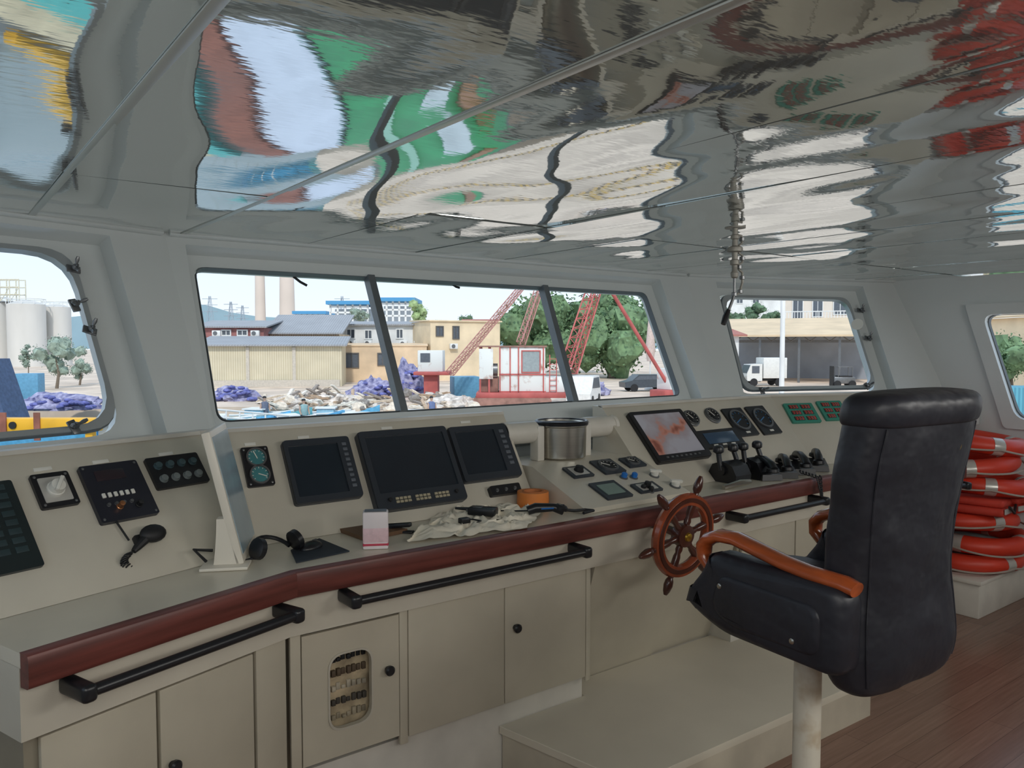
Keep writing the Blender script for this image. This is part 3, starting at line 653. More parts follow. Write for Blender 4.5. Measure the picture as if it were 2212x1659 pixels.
def spl(S,nsub=4):
    out=[]; n=len(S)
    for i in range(n-1):
        p0,p1,p2,p3=S[max(i-1,0)],S[i],S[i+1],S[min(i+2,n-1)]
        for q in range(nsub):
            t_=q/nsub; out.append(tuple(.5*((2*p1[k])+(-p0[k]+p2[k])*t_+(2*p0[k]-5*p1[k]+4*p2[k]-p3[k])*t_*t_+(-p0[k]+3*p1[k]-3*p2[k]+p3[k])*t_**3) for k in range(4)))
    out.append(S[-1]); return out
NS=64
EX=3.1
def creased(w,d,y,z):
    out=[]
    for (px,py,pz) in sup(w,d,-.012,y,z,NS,EX):
        k=.009*noise.noise(Vector((px*5,py*5,pz*7)))+.005*noise.noise(Vector((px*12,0,pz*14)))
        out.append((px*(1+k/.25),py+(k if py<y else 0),pz))
    return out
SS=spl(secs)
bk=B().loft([creased(w,d,y,z) for z,w,d,y in SS]).build('backrest',LEATH,ch,ang=75)
for s in (-1,1):
    pts=[]
    for z,w,d,y in SS:
        if .70<z<1.39:
            c_=.87; s_=(1-c_**EX)**(1/EX); pts.append((-.012+s*w*c_,y-d*s_-.001,z))
    B().tube(pts,.0035,6).build('piping',LEATH,bk)
hr=[(1.388,.235,.08,-.316),(1.392,.254,.094,-.317),(1.41,.261,.1,-.319),(1.435,.262,.1,-.322),(1.458,.254,.092,-.325),(1.473,.23,.072,-.327),(1.48,.16,.035,-.327)]
B().loft([creased(w,d,y,z) for z,w,d,y in spl(hr,3)]).build('headrest',LEATH,bk,ang=75)
B().lathe([(.019,0),(.019,.005),(.014,.007)],20,m=T(.10,-.383,1.325)@RX(PI/2+.15)).build('badge',GOLD,bk)
for s in (-1,1):
    y0=-.33 if s<0 else -.20
    pg=roundpoly([(y0,.745),(.06,.745),(.17,.785),(.215,.815),(.205,.85),(.14,.93),(.12,.985),(y0,.975)],.045,4)
    M=fr((s*.28,0,0),(0,1,0),(0,0,1),(1,0,0)); b=B(); 
    def inset(P,d):
        c=Vector((sum(p[0] for p in P)/len(P),sum(p[1] for p in P)/len(P))); return [tuple(Vector(p)+(c-Vector(p)).normalized()*d) for p in P]
    lp=lambda P,z:[(p[0],p[1],z) for p in P]
    b.loft([lp(inset(pg,.05),-.056),lp(inset(pg,.025),-.052),lp(inset(pg,.008),-.042),lp(pg,-.022),lp(pg,.022),lp(inset(pg,.008),.042),lp(inset(pg,.025),.052),lp(inset(pg,.05),.056)],m=M)
    ap=b.build('arm_panel',LEATH,ch,ang=75)
    pi_=roundpoly([(y0+.06,.785),(.03,.785),(.10,.82),(.07,.93),(y0+.06,.92)],.045,5)
    b=B(); b.loft([lp(pi_,.048*s),lp(pi_,.055*s),lp(inset(pi_,.006),.060*s),lp(inset(pi_,.02),.063*s)],m=M); b.build('padded_inset',LEATH,ap,ang=75)
    for y,z in ((y0+.14,.81),(.06,.895)): B().lathe([(.008,0),(.008,.003),(.004,.005)],12,m=M@T(y,z,.062*s)@(Matrix() if s>0 else RX(PI))).build('stud',STEEL,ap)
    cv=[(.150,.925),(.176,.95),(.176,.985),(.152,1.01),(.11,1.026),(.05,1.028),(-.03,1.012),(-.12,.995),(-.2,.986)]
    if s<0: cv+=[(-.30,.983),(-.335,.975)]
    loops=[]
    for i,(y,z) in enumerate(cv):
        a=Vector(cv[min(i+1,len(cv)-1)])-Vector(cv[max(i-1,0)]); a.normalize(); nn=Vector((-a.y,a.x)); hw=(.024,.028,.032,.036,.036,.035,.034,.034,.034,.034,.028)[i]; hh=.02
        loops.append([(s*.28+hw*math.cos(q),y+nn.x*hh*math.sin(q),z+nn.y*hh*math.sin(q)) for q in [2*PI*k/14 for k in range(14)]])
    B().loft(loops).build('arm_rest',ARMW,ch,ang=60)
# ================================================================ overhead searchlight control
OFFW=mat('grubby_white_metal',(150,148,140),.45,.2,var=.15,scale=30)
ov=thing('searchlight_control','knobbly overhead searchlight control with side crank and black lever','searchlight control',T(2.56,1.95,CZ))
B().lathe([(.04,-.006),(.04,0)],24).build('ceiling_flange',OFFW,ov)
B().lathe([(.008,-.20),(.014,-.195),(.016,-.18),(.011,-.172),(.011,-.15),(.018,-.146),(.018,-.13),(.011,-.126),(.012,-.10),(.03,-.096),(.031,-.088),(.03,-.08),(.012,-.074),(.011,-.05),(.017,-.046),(.017,-.034),(.011,-.03),(.011,-.004)],16).build('pipe',OFFW,ov)
B().tube([(0,0,-.195),(0,0,-.27)],.005,8).build('rod',STEELD,ov)
cr_=B().tube([(.010,0,-.03),(.040,0,-.032),(.044,0,-.06),(.026,0,-.07),(.026,0,-.10),(.046,0,-.108),(.048,0,-.135),(.026,0,-.145),(.028,0,-.165),(.048,0,-.175),(.05,0,-.215),(.041,0,-.235),(.036,0,-.255),(.0,0,-.268)],.005,8).build('crank',OFFW,ov)
for x_,z in ((.043,-.045),(.026,-.085),(.047,-.12),(.028,-.155),(.049,-.195),(.036,-.25),(.0,-.262)): B().lathe([(.007,-.008),(.011,-.006),(.011,.006),(.007,.008)],8,m=T(x_,0,z)).build('knuckle',STEELD,cr_)
lv=B().tube([(0,0,-.26),(-.01,.0,-.285),(-.045,-.0,-.345)],.006,8).build('lever',STEELD,ov)
B().tube([(-.035,0,-.325),(-.05,0,-.352),(-.065,0,-.38)],[.009,.013,.010],10).build('lever_grip',BLACKP,lv)
# ================================================================ lifebuoys
un=thing('life_gear_bench','low white bench under the stack of lifebuoys','bench',T(5.25,2.15,0))
B().box(-.36,.36,-.18,.4,0,.20,.004).build('body',WHITEP,un); B().box(-.375,.375,-.195,.4,.20,.225,.004).build('top',WHITEP,un)
def tor(R,r,n=36,k=14,a0=0,a1=2*PI,closed=True):
    N=n if closed else n+1
    return [[((R+r*math.cos(q))*math.cos(a),(R+r*math.cos(q))*math.sin(a),r*math.sin(q)*.85) for q in [2*PI*j/k for j in range(k)]] for a in [a0+(a1-a0)*i/n for i in range(N)]]
lb=thing('lifebuoy','orange lifebuoy lowest of the stack by right wall','lifebuoy',T(5.24,2.2,.285),'stacked orange lifebuoys')
B().loft(tor(.26,.062),closed=True).build('ring',ORANGE,lb)
for k in range(4):
    a=PI/4+k*PI/2+.5; B().loft(tor(.26,.064,6,14,a-.1,a+.1,False)).build('reflective_band',SILVER,lb)
pts=[]
for k in range(65):
    a=2*PI*k/64; r=.332+.02*abs(math.sin(2*(a-.5-PI/4))); pts.append((r*math.cos(a),r*math.sin(a),-.01-.02*abs(math.sin(2*(a-.5-PI/4)))))
B().tube(pts[:-1],.006,6,closed=True).build('grab_line',ROPE,lb)
for (z,tx,ty,dx,dy,l) in ((.405,.05,-.03,.04,-.03,'second orange lifebuoy up from the bench'),(.525,-.05,.06,-.04,.02,'third orange lifebuoy up, under the folded lifejackets'),(.755,.06,.05,.03,-.05,'orange lifebuoy directly above the folded lifejackets'),(.875,-.04,-.08,-.05,.02,'orange lifebuoy second from the top of stack'),(1.0,.10,.07,.05,.0,'orange lifebuoy topmost of the stack')):
    dup(lb,T(5.24+dx,2.2+dy,z)@RX(tx)@RY(ty)@RZ(random.uniform(0,3)),l)
for i,x in enumerate((-.17,.17)):
    lj=thing('lifejacket','folded orange lifejacket in the stack, %s'%('nearer the chair' if i==0 else 'nearer the side wall'),'lifejacket',T(5.24+x,2.15-.03*i,.59)@RZ(.2-.35*i)@RY(.08-.1*i))
    B().box(-.16,.16,-.25,.25,0,.05,.022,3).build('foam_panel',REDJ,lj); B().box(-.15,.15,-.24,.24,.05,.095,.02,3).build('foam_panel',REDJ,lj)
    B().box(-.162,.162,-.2535,-.247,.02,.05).build('reflective_tape',SILVER,lj); B().tube([(-.1,-.26,.06),(.0,-.27,.02),(.1,-.26,.06)],.008,6).build('strap',BLACKM,lj)
# wall socket
sk=thing('wall_box','small white junction box on right wall below side window','junction box',T(5.59,2.35,1.12))
B().box(-.02,.03,-.06,.06,-.05,.05,.006).build('case',TRIM,sk); B().tube([(0,0,.05),(0,0,.1)],.006,6).build('conduit',TRIM,sk)
# ================================================================ EXTERIOR
GZ=-2.4; WZ=-3.5
# moored barge ahead (seen mirrored in the ceiling)
BM=fr((0,0,0),Vector((.866,-.5,0)),Vector((.5,.866,0)),(0,0,1))
fd=thing('moored_barge','green decked barge moored ahead, mirrored in the ceiling','barge',BM@T(-1.,11,-1.7))
def bb(x0,x1,y0,y1,z0,z1,bev=.03): return B().box(x0,x1,y0,y1,z0,z1,bev,m=BM)
bb(-6.,1.4,5.2,18,-3.3,-1.72).build('hull',mat('dark_grey_hull',(96,100,98),.6,var=.2,scale=1),fd,world=True)
bb(-1.05,1.3,5.3,17.5,-1.72,-1.5).build('deck_plate',mat('green_deck_paint',(44,150,92),.5,var=.25,scale=1.2),fd,world=True)
bb(-.35,-.15,6,17,-1.5,-1.3).build('hatch_coaming',mat('pale_green_paint',(150,196,172),.5),fd,world=True)
bb(.35,.75,8.5,13.2,-1.5,-1.35).build('deck_walkway',mat('pale_walkway',(206,214,216),.6,var=.2,scale=2),fd,world=True)
bb(.9,1.1,12.5,16.5,-1.5,-1.3).build('deck_pipe',mat('brown_pipe',(150,112,86),.6,var=.2,scale=2),fd,world=True)
bb(-2.25,-1.12,5.3,16.5,-1.72,-1.35).build('cover',mat('pale_grey_hatch',(220,226,240),.5,var=.1,scale=2),fd,world=True)
bb(-3.0,-2.35,10,17,-1.72,-1.3).build('rusty_hatch',mat('rust_red',(142,88,72),.7,var=.3,scale=2),fd,world=True)
bb(-4.1,-3.55,8,17,-1.72,-1.3).build('teal_cover',mat('teal_tarp',(80,176,170),.6),fd,world=True)
bb(-4.9,-4.2,8,17,-1.72,-1.4).build('beige_cover',mat('beige_locker',(206,190,156),.6,var=.25,scale=2),fd,world=True)
bb(-5.8,-5.55,12,16,-1.72,-1.4).build('yellow_coaming',mat('yellow_paint',(226,170,40),.5,var=.1,scale=1),fd,world=True)
HAZE=.2
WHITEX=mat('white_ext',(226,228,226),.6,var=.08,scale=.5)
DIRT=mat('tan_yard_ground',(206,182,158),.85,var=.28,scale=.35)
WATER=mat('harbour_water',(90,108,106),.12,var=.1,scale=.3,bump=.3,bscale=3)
B().box(-400,400,3.8,700,WZ-.1,WZ).build('water',WATER,kind='structure')
lp_=[(10.9,2),(400,2),(400,700),(-400,700),(-400,130),(-60,95),(2,64),(22,46),(15,33),(10.9,24)]
B().prism(lp_,WZ-1,GZ).build('ground',DIRT,kind='structure')
B().box(13.7,14.0,3,28,GZ-.05,GZ+.15,.02).build('quay_kerb',stripes('hazard_stripes',(40,40,40),(215,170,60),.8,'Y',True),label='yellow and black striped kerb along the quay edge',cat='kerb')
# facade helper
class Fac:
    def __init__(s,uL,fL,uR,fR,z=GZ):
        A=G(uL,fL,z); Q=G(uR,fR,z); x=(Q-A); s.L=x.length; x.normalize(); s.x=x; s.n=Vector((-x.y,x.x,0)); s.A=A; s.M=fr(A,x,s.n,(0,0,1))
    def p(s,u,v):
        q=onplane(u,v,s.A,s.n)-s.A; return q.dot(s.x),q.z
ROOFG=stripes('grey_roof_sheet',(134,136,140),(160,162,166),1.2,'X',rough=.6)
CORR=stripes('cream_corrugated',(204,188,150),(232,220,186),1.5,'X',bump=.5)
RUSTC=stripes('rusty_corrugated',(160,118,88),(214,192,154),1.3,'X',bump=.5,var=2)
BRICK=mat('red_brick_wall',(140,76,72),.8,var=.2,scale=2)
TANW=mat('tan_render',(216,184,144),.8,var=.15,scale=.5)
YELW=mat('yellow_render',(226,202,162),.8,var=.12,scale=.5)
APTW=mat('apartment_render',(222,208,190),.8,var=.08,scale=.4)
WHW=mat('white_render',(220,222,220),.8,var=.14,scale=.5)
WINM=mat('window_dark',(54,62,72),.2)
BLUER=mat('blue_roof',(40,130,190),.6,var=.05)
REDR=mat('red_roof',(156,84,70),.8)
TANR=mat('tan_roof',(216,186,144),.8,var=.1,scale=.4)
def bwin(par,F,u0,v0,u1,v1,fm=WHITEX):
    x0,z1=F.p(u0,v0); x1,z0=F.p(u1,v1); m=RX(PI/2)
    f=B().ring(rectc(x0,x1,z0,z1),rectc(x0+.12,x1-.12,z0+.12,z1-.12),-.02,.12,m).build('window',fm,par)
    B().box(x0+.1,x1-.1,-.05,.02,z0+.1,z1-.1).build('pane',WINM,f)
    B().box((x0+x1)/2-.04,(x0+x1)/2+.04,-.1,0,z0+.1,z1-.1).build('glazing_bar',fm,f)
def acunit(par,F,u,v):
    x,z=F.p(u,v); a=B().box(x-.45,x+.45,-.45,-.02,z-.3,z+.3,.04).build('air_conditioner',WHITEX,par); B().lathe([(.23,0),(.23,.03)],16,m=T(x-.1,-.45,z)@RX(PI/2)).build('fan_grille',STEELD,a)
def building(name,label,uL,fL,uR,fR,vtop,dep,wallm,roofm=ROOFG,wins=(),acs=(),rise=1.2,over=.5,cat='building',z=GZ,fm=WHITEX):
    F=Fac(uL,fL,uR,fR,z); h=F.p(uL,vtop)[1]; o=thing(name,label,cat,F.M)
    B().box(0,F.L,0,dep,0,h).build('wall',wallm,o)
    B().loft([[(-over,-over,h),(-over,dep+over,h+rise),(-over,dep+over,h+rise+.15),(-over,-over,h+.15)],[(F.L+over,-over,h),(F.L+over,dep+over,h+rise),(F.L+over,dep+over,h+rise+.15),(F.L+over,-over,h+.15)]]).build('roof',roofm,o)
    for w_ in wins: bwin(o,F,*w_,fm=fm)
    for a in acs: acunit(o,F,*a)
    return o,F
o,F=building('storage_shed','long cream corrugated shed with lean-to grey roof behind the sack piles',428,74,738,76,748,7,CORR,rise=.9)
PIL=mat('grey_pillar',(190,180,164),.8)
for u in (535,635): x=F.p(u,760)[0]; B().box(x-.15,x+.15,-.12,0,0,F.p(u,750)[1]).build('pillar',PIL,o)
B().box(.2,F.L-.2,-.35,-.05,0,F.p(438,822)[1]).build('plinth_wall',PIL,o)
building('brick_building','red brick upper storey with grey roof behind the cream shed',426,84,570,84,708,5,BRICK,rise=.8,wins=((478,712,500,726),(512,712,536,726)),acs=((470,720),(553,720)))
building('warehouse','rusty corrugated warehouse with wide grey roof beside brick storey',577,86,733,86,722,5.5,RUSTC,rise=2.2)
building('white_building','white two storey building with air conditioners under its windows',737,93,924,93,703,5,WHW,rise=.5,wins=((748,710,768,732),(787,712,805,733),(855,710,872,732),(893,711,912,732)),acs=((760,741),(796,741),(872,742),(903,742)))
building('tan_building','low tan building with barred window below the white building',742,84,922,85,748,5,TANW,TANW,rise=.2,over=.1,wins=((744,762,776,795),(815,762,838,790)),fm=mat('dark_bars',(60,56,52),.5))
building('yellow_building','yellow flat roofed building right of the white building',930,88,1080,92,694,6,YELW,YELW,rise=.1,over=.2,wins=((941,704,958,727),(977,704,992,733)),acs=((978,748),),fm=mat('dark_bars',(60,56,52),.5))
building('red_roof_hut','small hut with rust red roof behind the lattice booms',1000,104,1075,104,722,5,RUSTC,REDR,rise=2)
# far plant with blue roofs
def plant(uL,uR,vt,vb,f,label):
    F=Fac(uL,f,uR,f); o=thing('industrial_block',label,'building',F.M); h1=F.p(uL,vt)[1]; h0=F.p(uL,vb)[1]
    B().box(-1,F.L+1,-1,16,h1-1.,h1).build('roof',BLUER,o)
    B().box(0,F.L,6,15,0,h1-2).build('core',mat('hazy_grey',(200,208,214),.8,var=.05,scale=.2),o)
    n=5
    for i in range(n+1): B().box(i*F.L/n-.25,i*F.L/n+.25,0,.6,0,h1-1.).build('column',WHITEX,o)
    for k in range(3):
        z=h0+(h1-h0)*(k+.6)/3.6; B().box(0,F.L,0,.5,z-.25,z+.25).build('beam',WHITEX,o)
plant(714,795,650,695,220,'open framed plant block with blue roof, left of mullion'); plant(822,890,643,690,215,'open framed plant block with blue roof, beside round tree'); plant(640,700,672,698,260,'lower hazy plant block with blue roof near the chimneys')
# chimneys
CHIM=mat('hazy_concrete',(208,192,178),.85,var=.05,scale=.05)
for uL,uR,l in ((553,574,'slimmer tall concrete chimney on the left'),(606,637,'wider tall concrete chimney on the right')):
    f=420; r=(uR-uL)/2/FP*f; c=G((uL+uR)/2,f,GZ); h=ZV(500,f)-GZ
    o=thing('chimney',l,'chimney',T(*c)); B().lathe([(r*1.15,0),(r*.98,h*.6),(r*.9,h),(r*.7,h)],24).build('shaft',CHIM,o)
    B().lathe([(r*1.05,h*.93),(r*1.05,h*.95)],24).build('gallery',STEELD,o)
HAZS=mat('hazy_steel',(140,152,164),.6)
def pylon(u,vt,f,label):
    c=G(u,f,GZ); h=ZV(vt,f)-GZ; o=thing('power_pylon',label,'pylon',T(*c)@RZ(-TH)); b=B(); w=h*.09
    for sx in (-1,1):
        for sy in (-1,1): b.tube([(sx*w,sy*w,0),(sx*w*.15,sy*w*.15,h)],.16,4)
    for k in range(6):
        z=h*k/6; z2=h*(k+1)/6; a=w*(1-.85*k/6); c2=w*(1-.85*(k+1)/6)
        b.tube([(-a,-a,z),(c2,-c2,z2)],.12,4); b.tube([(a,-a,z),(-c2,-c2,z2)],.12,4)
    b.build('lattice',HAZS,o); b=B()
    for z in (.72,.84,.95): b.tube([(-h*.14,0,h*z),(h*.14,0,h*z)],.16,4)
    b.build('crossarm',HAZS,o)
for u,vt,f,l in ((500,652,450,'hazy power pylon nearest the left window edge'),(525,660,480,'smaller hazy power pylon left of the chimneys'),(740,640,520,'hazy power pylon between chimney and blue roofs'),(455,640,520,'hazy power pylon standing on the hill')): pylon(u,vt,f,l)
# hills
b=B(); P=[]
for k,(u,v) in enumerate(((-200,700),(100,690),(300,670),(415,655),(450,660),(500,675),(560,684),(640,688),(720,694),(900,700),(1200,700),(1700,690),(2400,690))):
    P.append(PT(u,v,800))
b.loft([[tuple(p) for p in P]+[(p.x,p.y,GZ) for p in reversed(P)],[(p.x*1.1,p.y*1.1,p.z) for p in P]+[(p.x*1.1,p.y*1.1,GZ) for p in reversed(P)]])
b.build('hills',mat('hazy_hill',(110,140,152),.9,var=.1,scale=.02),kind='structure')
# trees
HAZE=.1
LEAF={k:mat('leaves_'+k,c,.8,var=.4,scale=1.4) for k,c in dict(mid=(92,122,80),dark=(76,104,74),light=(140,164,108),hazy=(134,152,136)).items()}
BARK=mat('bark',(106,92,76),.9)
def tree(u,f,vt,vb,wpx,label,lm='mid',nb=14,nl=1000,cat='tree',name='tree',gz=GZ,seed=0):
    R=random.Random(seed+int(u*7)); c=G(u,f,gz); zt=ZV(vt,f); zb=max(ZV(vb,f),gz); rx=wpx/2/FP*f; rz=(zt-zb)/2; cz=(zt+zb)/2-gz
    o=thing(name,label,cat,T(*c)); b=B(); blobs=[]
    for k in range(nb):
        d=Vector((R.gauss(0,1),R.gauss(0,1),R.gauss(0,1))).normalized()*R.uniform(.3,.76); q=Vector((d.x*rx,d.y*rx,cz+d.z*rz)); r=min(rx,rz)*R.uniform(.28,.46); blobs.append((q,r))
        vs=bmesh.ops.create_icosphere(b.bm,subdivisions=2,radius=r*.82,matrix=T(*q))['verts']
        for v in vs: v.co+=(v.co-q).normalized()*r*.5*noise.noise(v.co*(2.2/r)+Vector((k,u,0)))
    ls=max(.09,rx*.045)
    for k in range(nl):
        q,r=R.choice(blobs); d=Vector((R.gauss(0,1),R.gauss(0,1),R.gauss(0,1))).normalized(); p=q+d*r*R.uniform(.8,1.3)
        a=Vector((R.gauss(0,1),R.gauss(0,1),R.gauss(0,1))).normalized(); t_=a.cross(d).normalized()
        b.face([p-a*ls,p+t_*ls*.6,p+a*ls,p-t_*ls*.6])
    b.build('crown',LEAF[lm],o,weld=False)
    B().tube([(0,0,0),(.1*rx,0,cz*.5),(0,.05*rx,cz)],[rx*.08,rx*.06,rx*.03],8).build('trunk',BARK,o)
tree(1155,98,608,840,210,'large green tree between the lattice booms','mid',26,4200)
tree(1322,94,618,840,200,'large green tree behind the red boom pole','mid',26,4200)
tree(1240,112,630,830,170,'green tree between the two large trees','dark',18,2400)
tree(905,150,645,700,62,'round pale green tree beside the blue roofed plant','light',10,700)
tree(780,150,664,700,60,'small green tree behind the white building roof','hazy')
tree(955,140,690,715,60,'low dark tree behind the white building','dark'); tree(1005,140,680,715,50,'small dark tree left of the lattice boom','dark')
tree(58,75,722,800,34,'slim pale shrub tree before the silos','hazy',9,500); tree(120,72,718,830,90,'wide bushy tree in front of the silos','hazy',14,1000)
tree(170,78,745,830,60,'bush beside the left window clamp','hazy',9,500)
tree(1580,140,645,720,62,'dark tree at left edge of right window','dark'); tree(1632,146,652,720,60,'second dark tree behind the shed roof','dark'); tree(1674,140,660,720,46,'third dark tree beside the white pole','dark')
tree(2185,45,700,830,130,'leafy green tree seen through side window','mid',16,1500); tree(2300,40,690,850,150,'green tree at far edge of side window','mid',12,800)
HAZE=.2
# silos
SILO=mat('pale_silo',(206,202,194),.75,var=.12,scale=.15,stretch=(1,1,.3))
for u0,u1,vt,f,l in ((-40,24,655,150,'pale storage silo at left photo edge'),(22,96,658,146,'widest pale storage silo'),(96,152,664,152,'pale storage silo nearest the window frame')):
    r=(u1-u0)/2/FP*f; c=G((u0+u1)/2,f,GZ); h=ZV(vt,f)-GZ; o=thing('silo',l,'silo',T(*c),'pale storage silos')
    B().lathe([(r,0),(r,h),(r*.5,h+r*.2),(.3,h+r*.25)],28).build('tank',SILO,o); b=B()
    for k in range(10): a=2*PI*k/10; b.tube([(r*math.cos(a),r*math.sin(a),h),(r*math.cos(a),r*math.sin(a),h+1)],.06,4)
    b.tube([(r*math.cos(2*PI*k/20),r*math.sin(2*PI*k/20),h+1) for k in range(20)],.07,4,closed=True); b.build('railing',WHITEX,o)
o=thing('silo_gantry','pale framed gantry on top of the silos','gantry',fr(PT(-20,652,148),Rv,Vector((Rv.y*-1,Rv.x,0)),(0,0,1))); b=B()
for x in (0,1.8,3.6,5.4):
    for y in (0,2): b.tube([(x,y,0),(x,y,4.2)],.12,6)
for z in (1.4,2.8,4.2): b.tube([(0,0,z),(5.4,0,z)],.1,6); b.tube([(0,2,z),(5.4,2,z)],.1,6)
for x in (0,1.8,3.6): b.tube([(x,0,0),(x+1.8,0,2.8)],.08,6)
b.build('frame',mat('pale_yellow_steel',(206,200,174),.6),o); B().box(-.2,7,-.3,2.3,-.1,.1).build('deck',STEELD,o)
# right yard shed
F=Fac(1560,86,1905,80); o=thing('open_shed','open sided shed with wide tan roof behind the white truck','shed',F.M); h=F.p(1560,728)[1]; h2=h+2.2
B().loft([[(-1,-1,h),(-1,14,h2),(-1,14,h2+.2),(-1,-1,h+.2)],[(F.L+1,-1,h),(F.L+1,14,h2),(F.L+1,14,h2+.2),(F.L+1,-1,h+.2)]]).build('roof',TANR,o)
for k in range(5): B().box(k*F.L/4-.12,k*F.L/4+.12,0,.24,0,h).build('column',STEELD,o)
B().box(0,F.L,12,12.3,0,h+1.4).build('back_wall',mat('dim_grey_wall',(140,148,160),.8,var=.2,scale=.3),o); B().box(0,F.L,6,6.2,h-.6,h-.3).build('beam',STEELD,o)
for k in range(8): B().tube([(k*F.L/8,3,h+.3),((k+.5)*F.L/8,3,h-.5),((k+1)*F.L/8,3,h+.3)],.08,5).build('roof_brace',STEELD,o)
building('apartment_building','cream apartment building with balcony railing above the shed',1695,128,1850,124,640,8,APTW,APTW,rise=.2,wins=((1712,648,1735,690),(1755,645,1778,685),(1800,645,1830,680)))
F=Fac(1690,126,1855,122); z=F.p(1700,690)[1]; b=B()
for k in range(26): b.box(k*F.L/25-.05,k*F.L/25+.05,-1.05,-.95,z,z+1.1)
b.box(0,F.L,-1.1,-.9,z+1.1,z+1.25); b.box(0,F.L,-1.1,.2,z-.2,z); b.build('balcony_railing',WHITEX,m=F.M,label='white balcony railing on the cream apartment front',cat='railing')
building('pale_house','pale house above dark trees in the right window',1560,156,1690,156,636,8,WHW,WHW,rise=.2,wins=((1590,644,1605,656),(1625,644,1640,656)))
building('tiled_hut','low hut with reddish tiled roof left of the open shed',1530,66,1596,68,726,3,WHW,REDR,rise=1.2)
building('side_shed','shed with tan roof seen through the side window',2120,64,2330,54,690,8,YELW,TANR,rise=1.)
B().box(-2.2,2.2,-1,1,0,2.2,.03).build('freight_container',stripes('cyan_container',(40,130,160),(70,170,195),2,'X',bump=.4),m=T(*G(2195,34,GZ))@RZ(-.9),label='cyan freight container seen through the side window',cat='container')
# lamp post
c=G(1690,58,GZ); h=ZV(560,58)-GZ; o=thing('lamp_post','tall white lamp post in front of the open shed','lamp post',T(*c)); B().lathe([(.3,0),(.3,.3),(.19,.35),(.15,h)],14).build('pole',WHITEX,o); B().box(-.8,.1,-.12,.12,h-.1,h+.05,.03).build('lamp_head',WHITEX,o)
# truck
f=77; c=G(1648,f,GZ); tr=thing('box_truck','small white box truck parked at the open shed','truck',T(*c)@RZ(-TH+.12))
TW=mat('truck_white',(222,222,216),.4,var=.05)
B().box(-.3,2.1,-.9,.9,.75,2.75,.05).build('cargo_box',TW,tr)
B().loft([[(-1.9,y,.5),(-1.95,y,1.2),(-1.55,y,2.1),(-.4,y,2.15),(-.4,y,.5)] for y in (-.85,.85)]).build('cab',TW,tr)
B().loft([[(-1.96,y,1.26),(-1.62,y,2.04),(-1.56,y,2.04),(-1.9,y,1.26)] for y in (-.75,.75)]).build('windscreen',WINM,tr); B().box(-1.45,-.7,-.88,-.84,1.25,1.95).build('side_window',WINM,tr)
for x in (-1.25,1.3):
    for y in (-.8,.8): B().tube([(x,y-.1,.38),(x,y+.1,.38)],.38,16).build('wheel',BLACKM,tr)
B().box(-2.,-1.9,-.8,.8,.35,.6,.03).build('bumper',STEELD,tr); B().box(-1.98,-1.93,-.75,-.45,.75,.95).build('headlamp',SILVER,tr); B().box(-.4,2.,-.5,.5,.5,.75).build('chassis',BLACKM,tr)
def car(u,f,col,label,van=False,rz=0):
    c=G(u,f,GZ); o=thing('van' if van else 'car',label,'van' if van else 'car',T(*c)@RZ(-TH+rz)); h=1.9 if van else 1.45
    pr=[(-2.1,.35),(-2.15,.8),(-1.5,.95 if not van else 1.1),(-.9,h),(1.4,h),(2.05,1.0),(2.1,.35)]
    B().loft([[(x,-.8,z) for x,z in pr],[(x,.8,z) for x,z in pr]]).build('body',col,o)
    pw=[(-1.35,1.0 if not van else 1.15),(-.85,h-.1),(1.2,h-.1),(1.7,1.05)]; B().loft([[(x,-.82,z) for x,z in pw],[(x,.82,z) for x,z in pw]]).build('side_windows',WINM,o)
    for x in (-1.3,1.3):
        for y in (-.75,.75): B().tube([(x,y-.1,.33),(x,y+.1,.33)],.33,14).build('wheel',BLACKM,o)
car(1395,68,mat('car_black',(30,38,46),.3),'dark car parked beside the red pole base',False,.2); car(1262,53,mat('van_white',(226,226,222),.4),'small white van beside the crane cabin',True,1.3)
# loader
o=thing('forklift','grey forklift under the open shed roof','forklift',T(*G(1822,74,GZ))@RZ(-TH)); B().box(-1,1,-.5,.5,.35,1.,.08).build('body',STEELD,o); B().box(-.5,.7,-.5,.5,1.,1.1).build('seat_deck',BLACKM,o)
for x in (-.7,.7):
    for y in (-.5,.5): B().tube([(x,y-.1,.33),(x,y+.1,.33)],.33,14).build('wheel',BLACKM,o)
b=B()
for x in (-.6,.7):
    for y in (-.45,.45): b.tube([(x,y,1),(x,y,1.9)],.04,6)
b.box(-.65,.75,-.5,.5,1.9,1.96); b.build('roll_cage',STEELD,o); B().box(-1.1,-1.,-.4,.4,.1,2.0).build('mast',BLACKM,o)
# parasol folded
o=thing('folded_parasol','folded pinkish parasol standing right of the large tree','parasol',T(*G(1405,70,GZ))); h=ZV(665,70)-GZ
B().lathe([(.5,0),(.5,.15),(.06,.2),(.05,h)],12).build('pole',WHITEX,o); B().lathe([(.3,h*.35),(.45,h*.5),(.25,h*.8),(.08,h)],12).build('canopy',mat('pinkish_cloth',(206,182,170),.8),o)
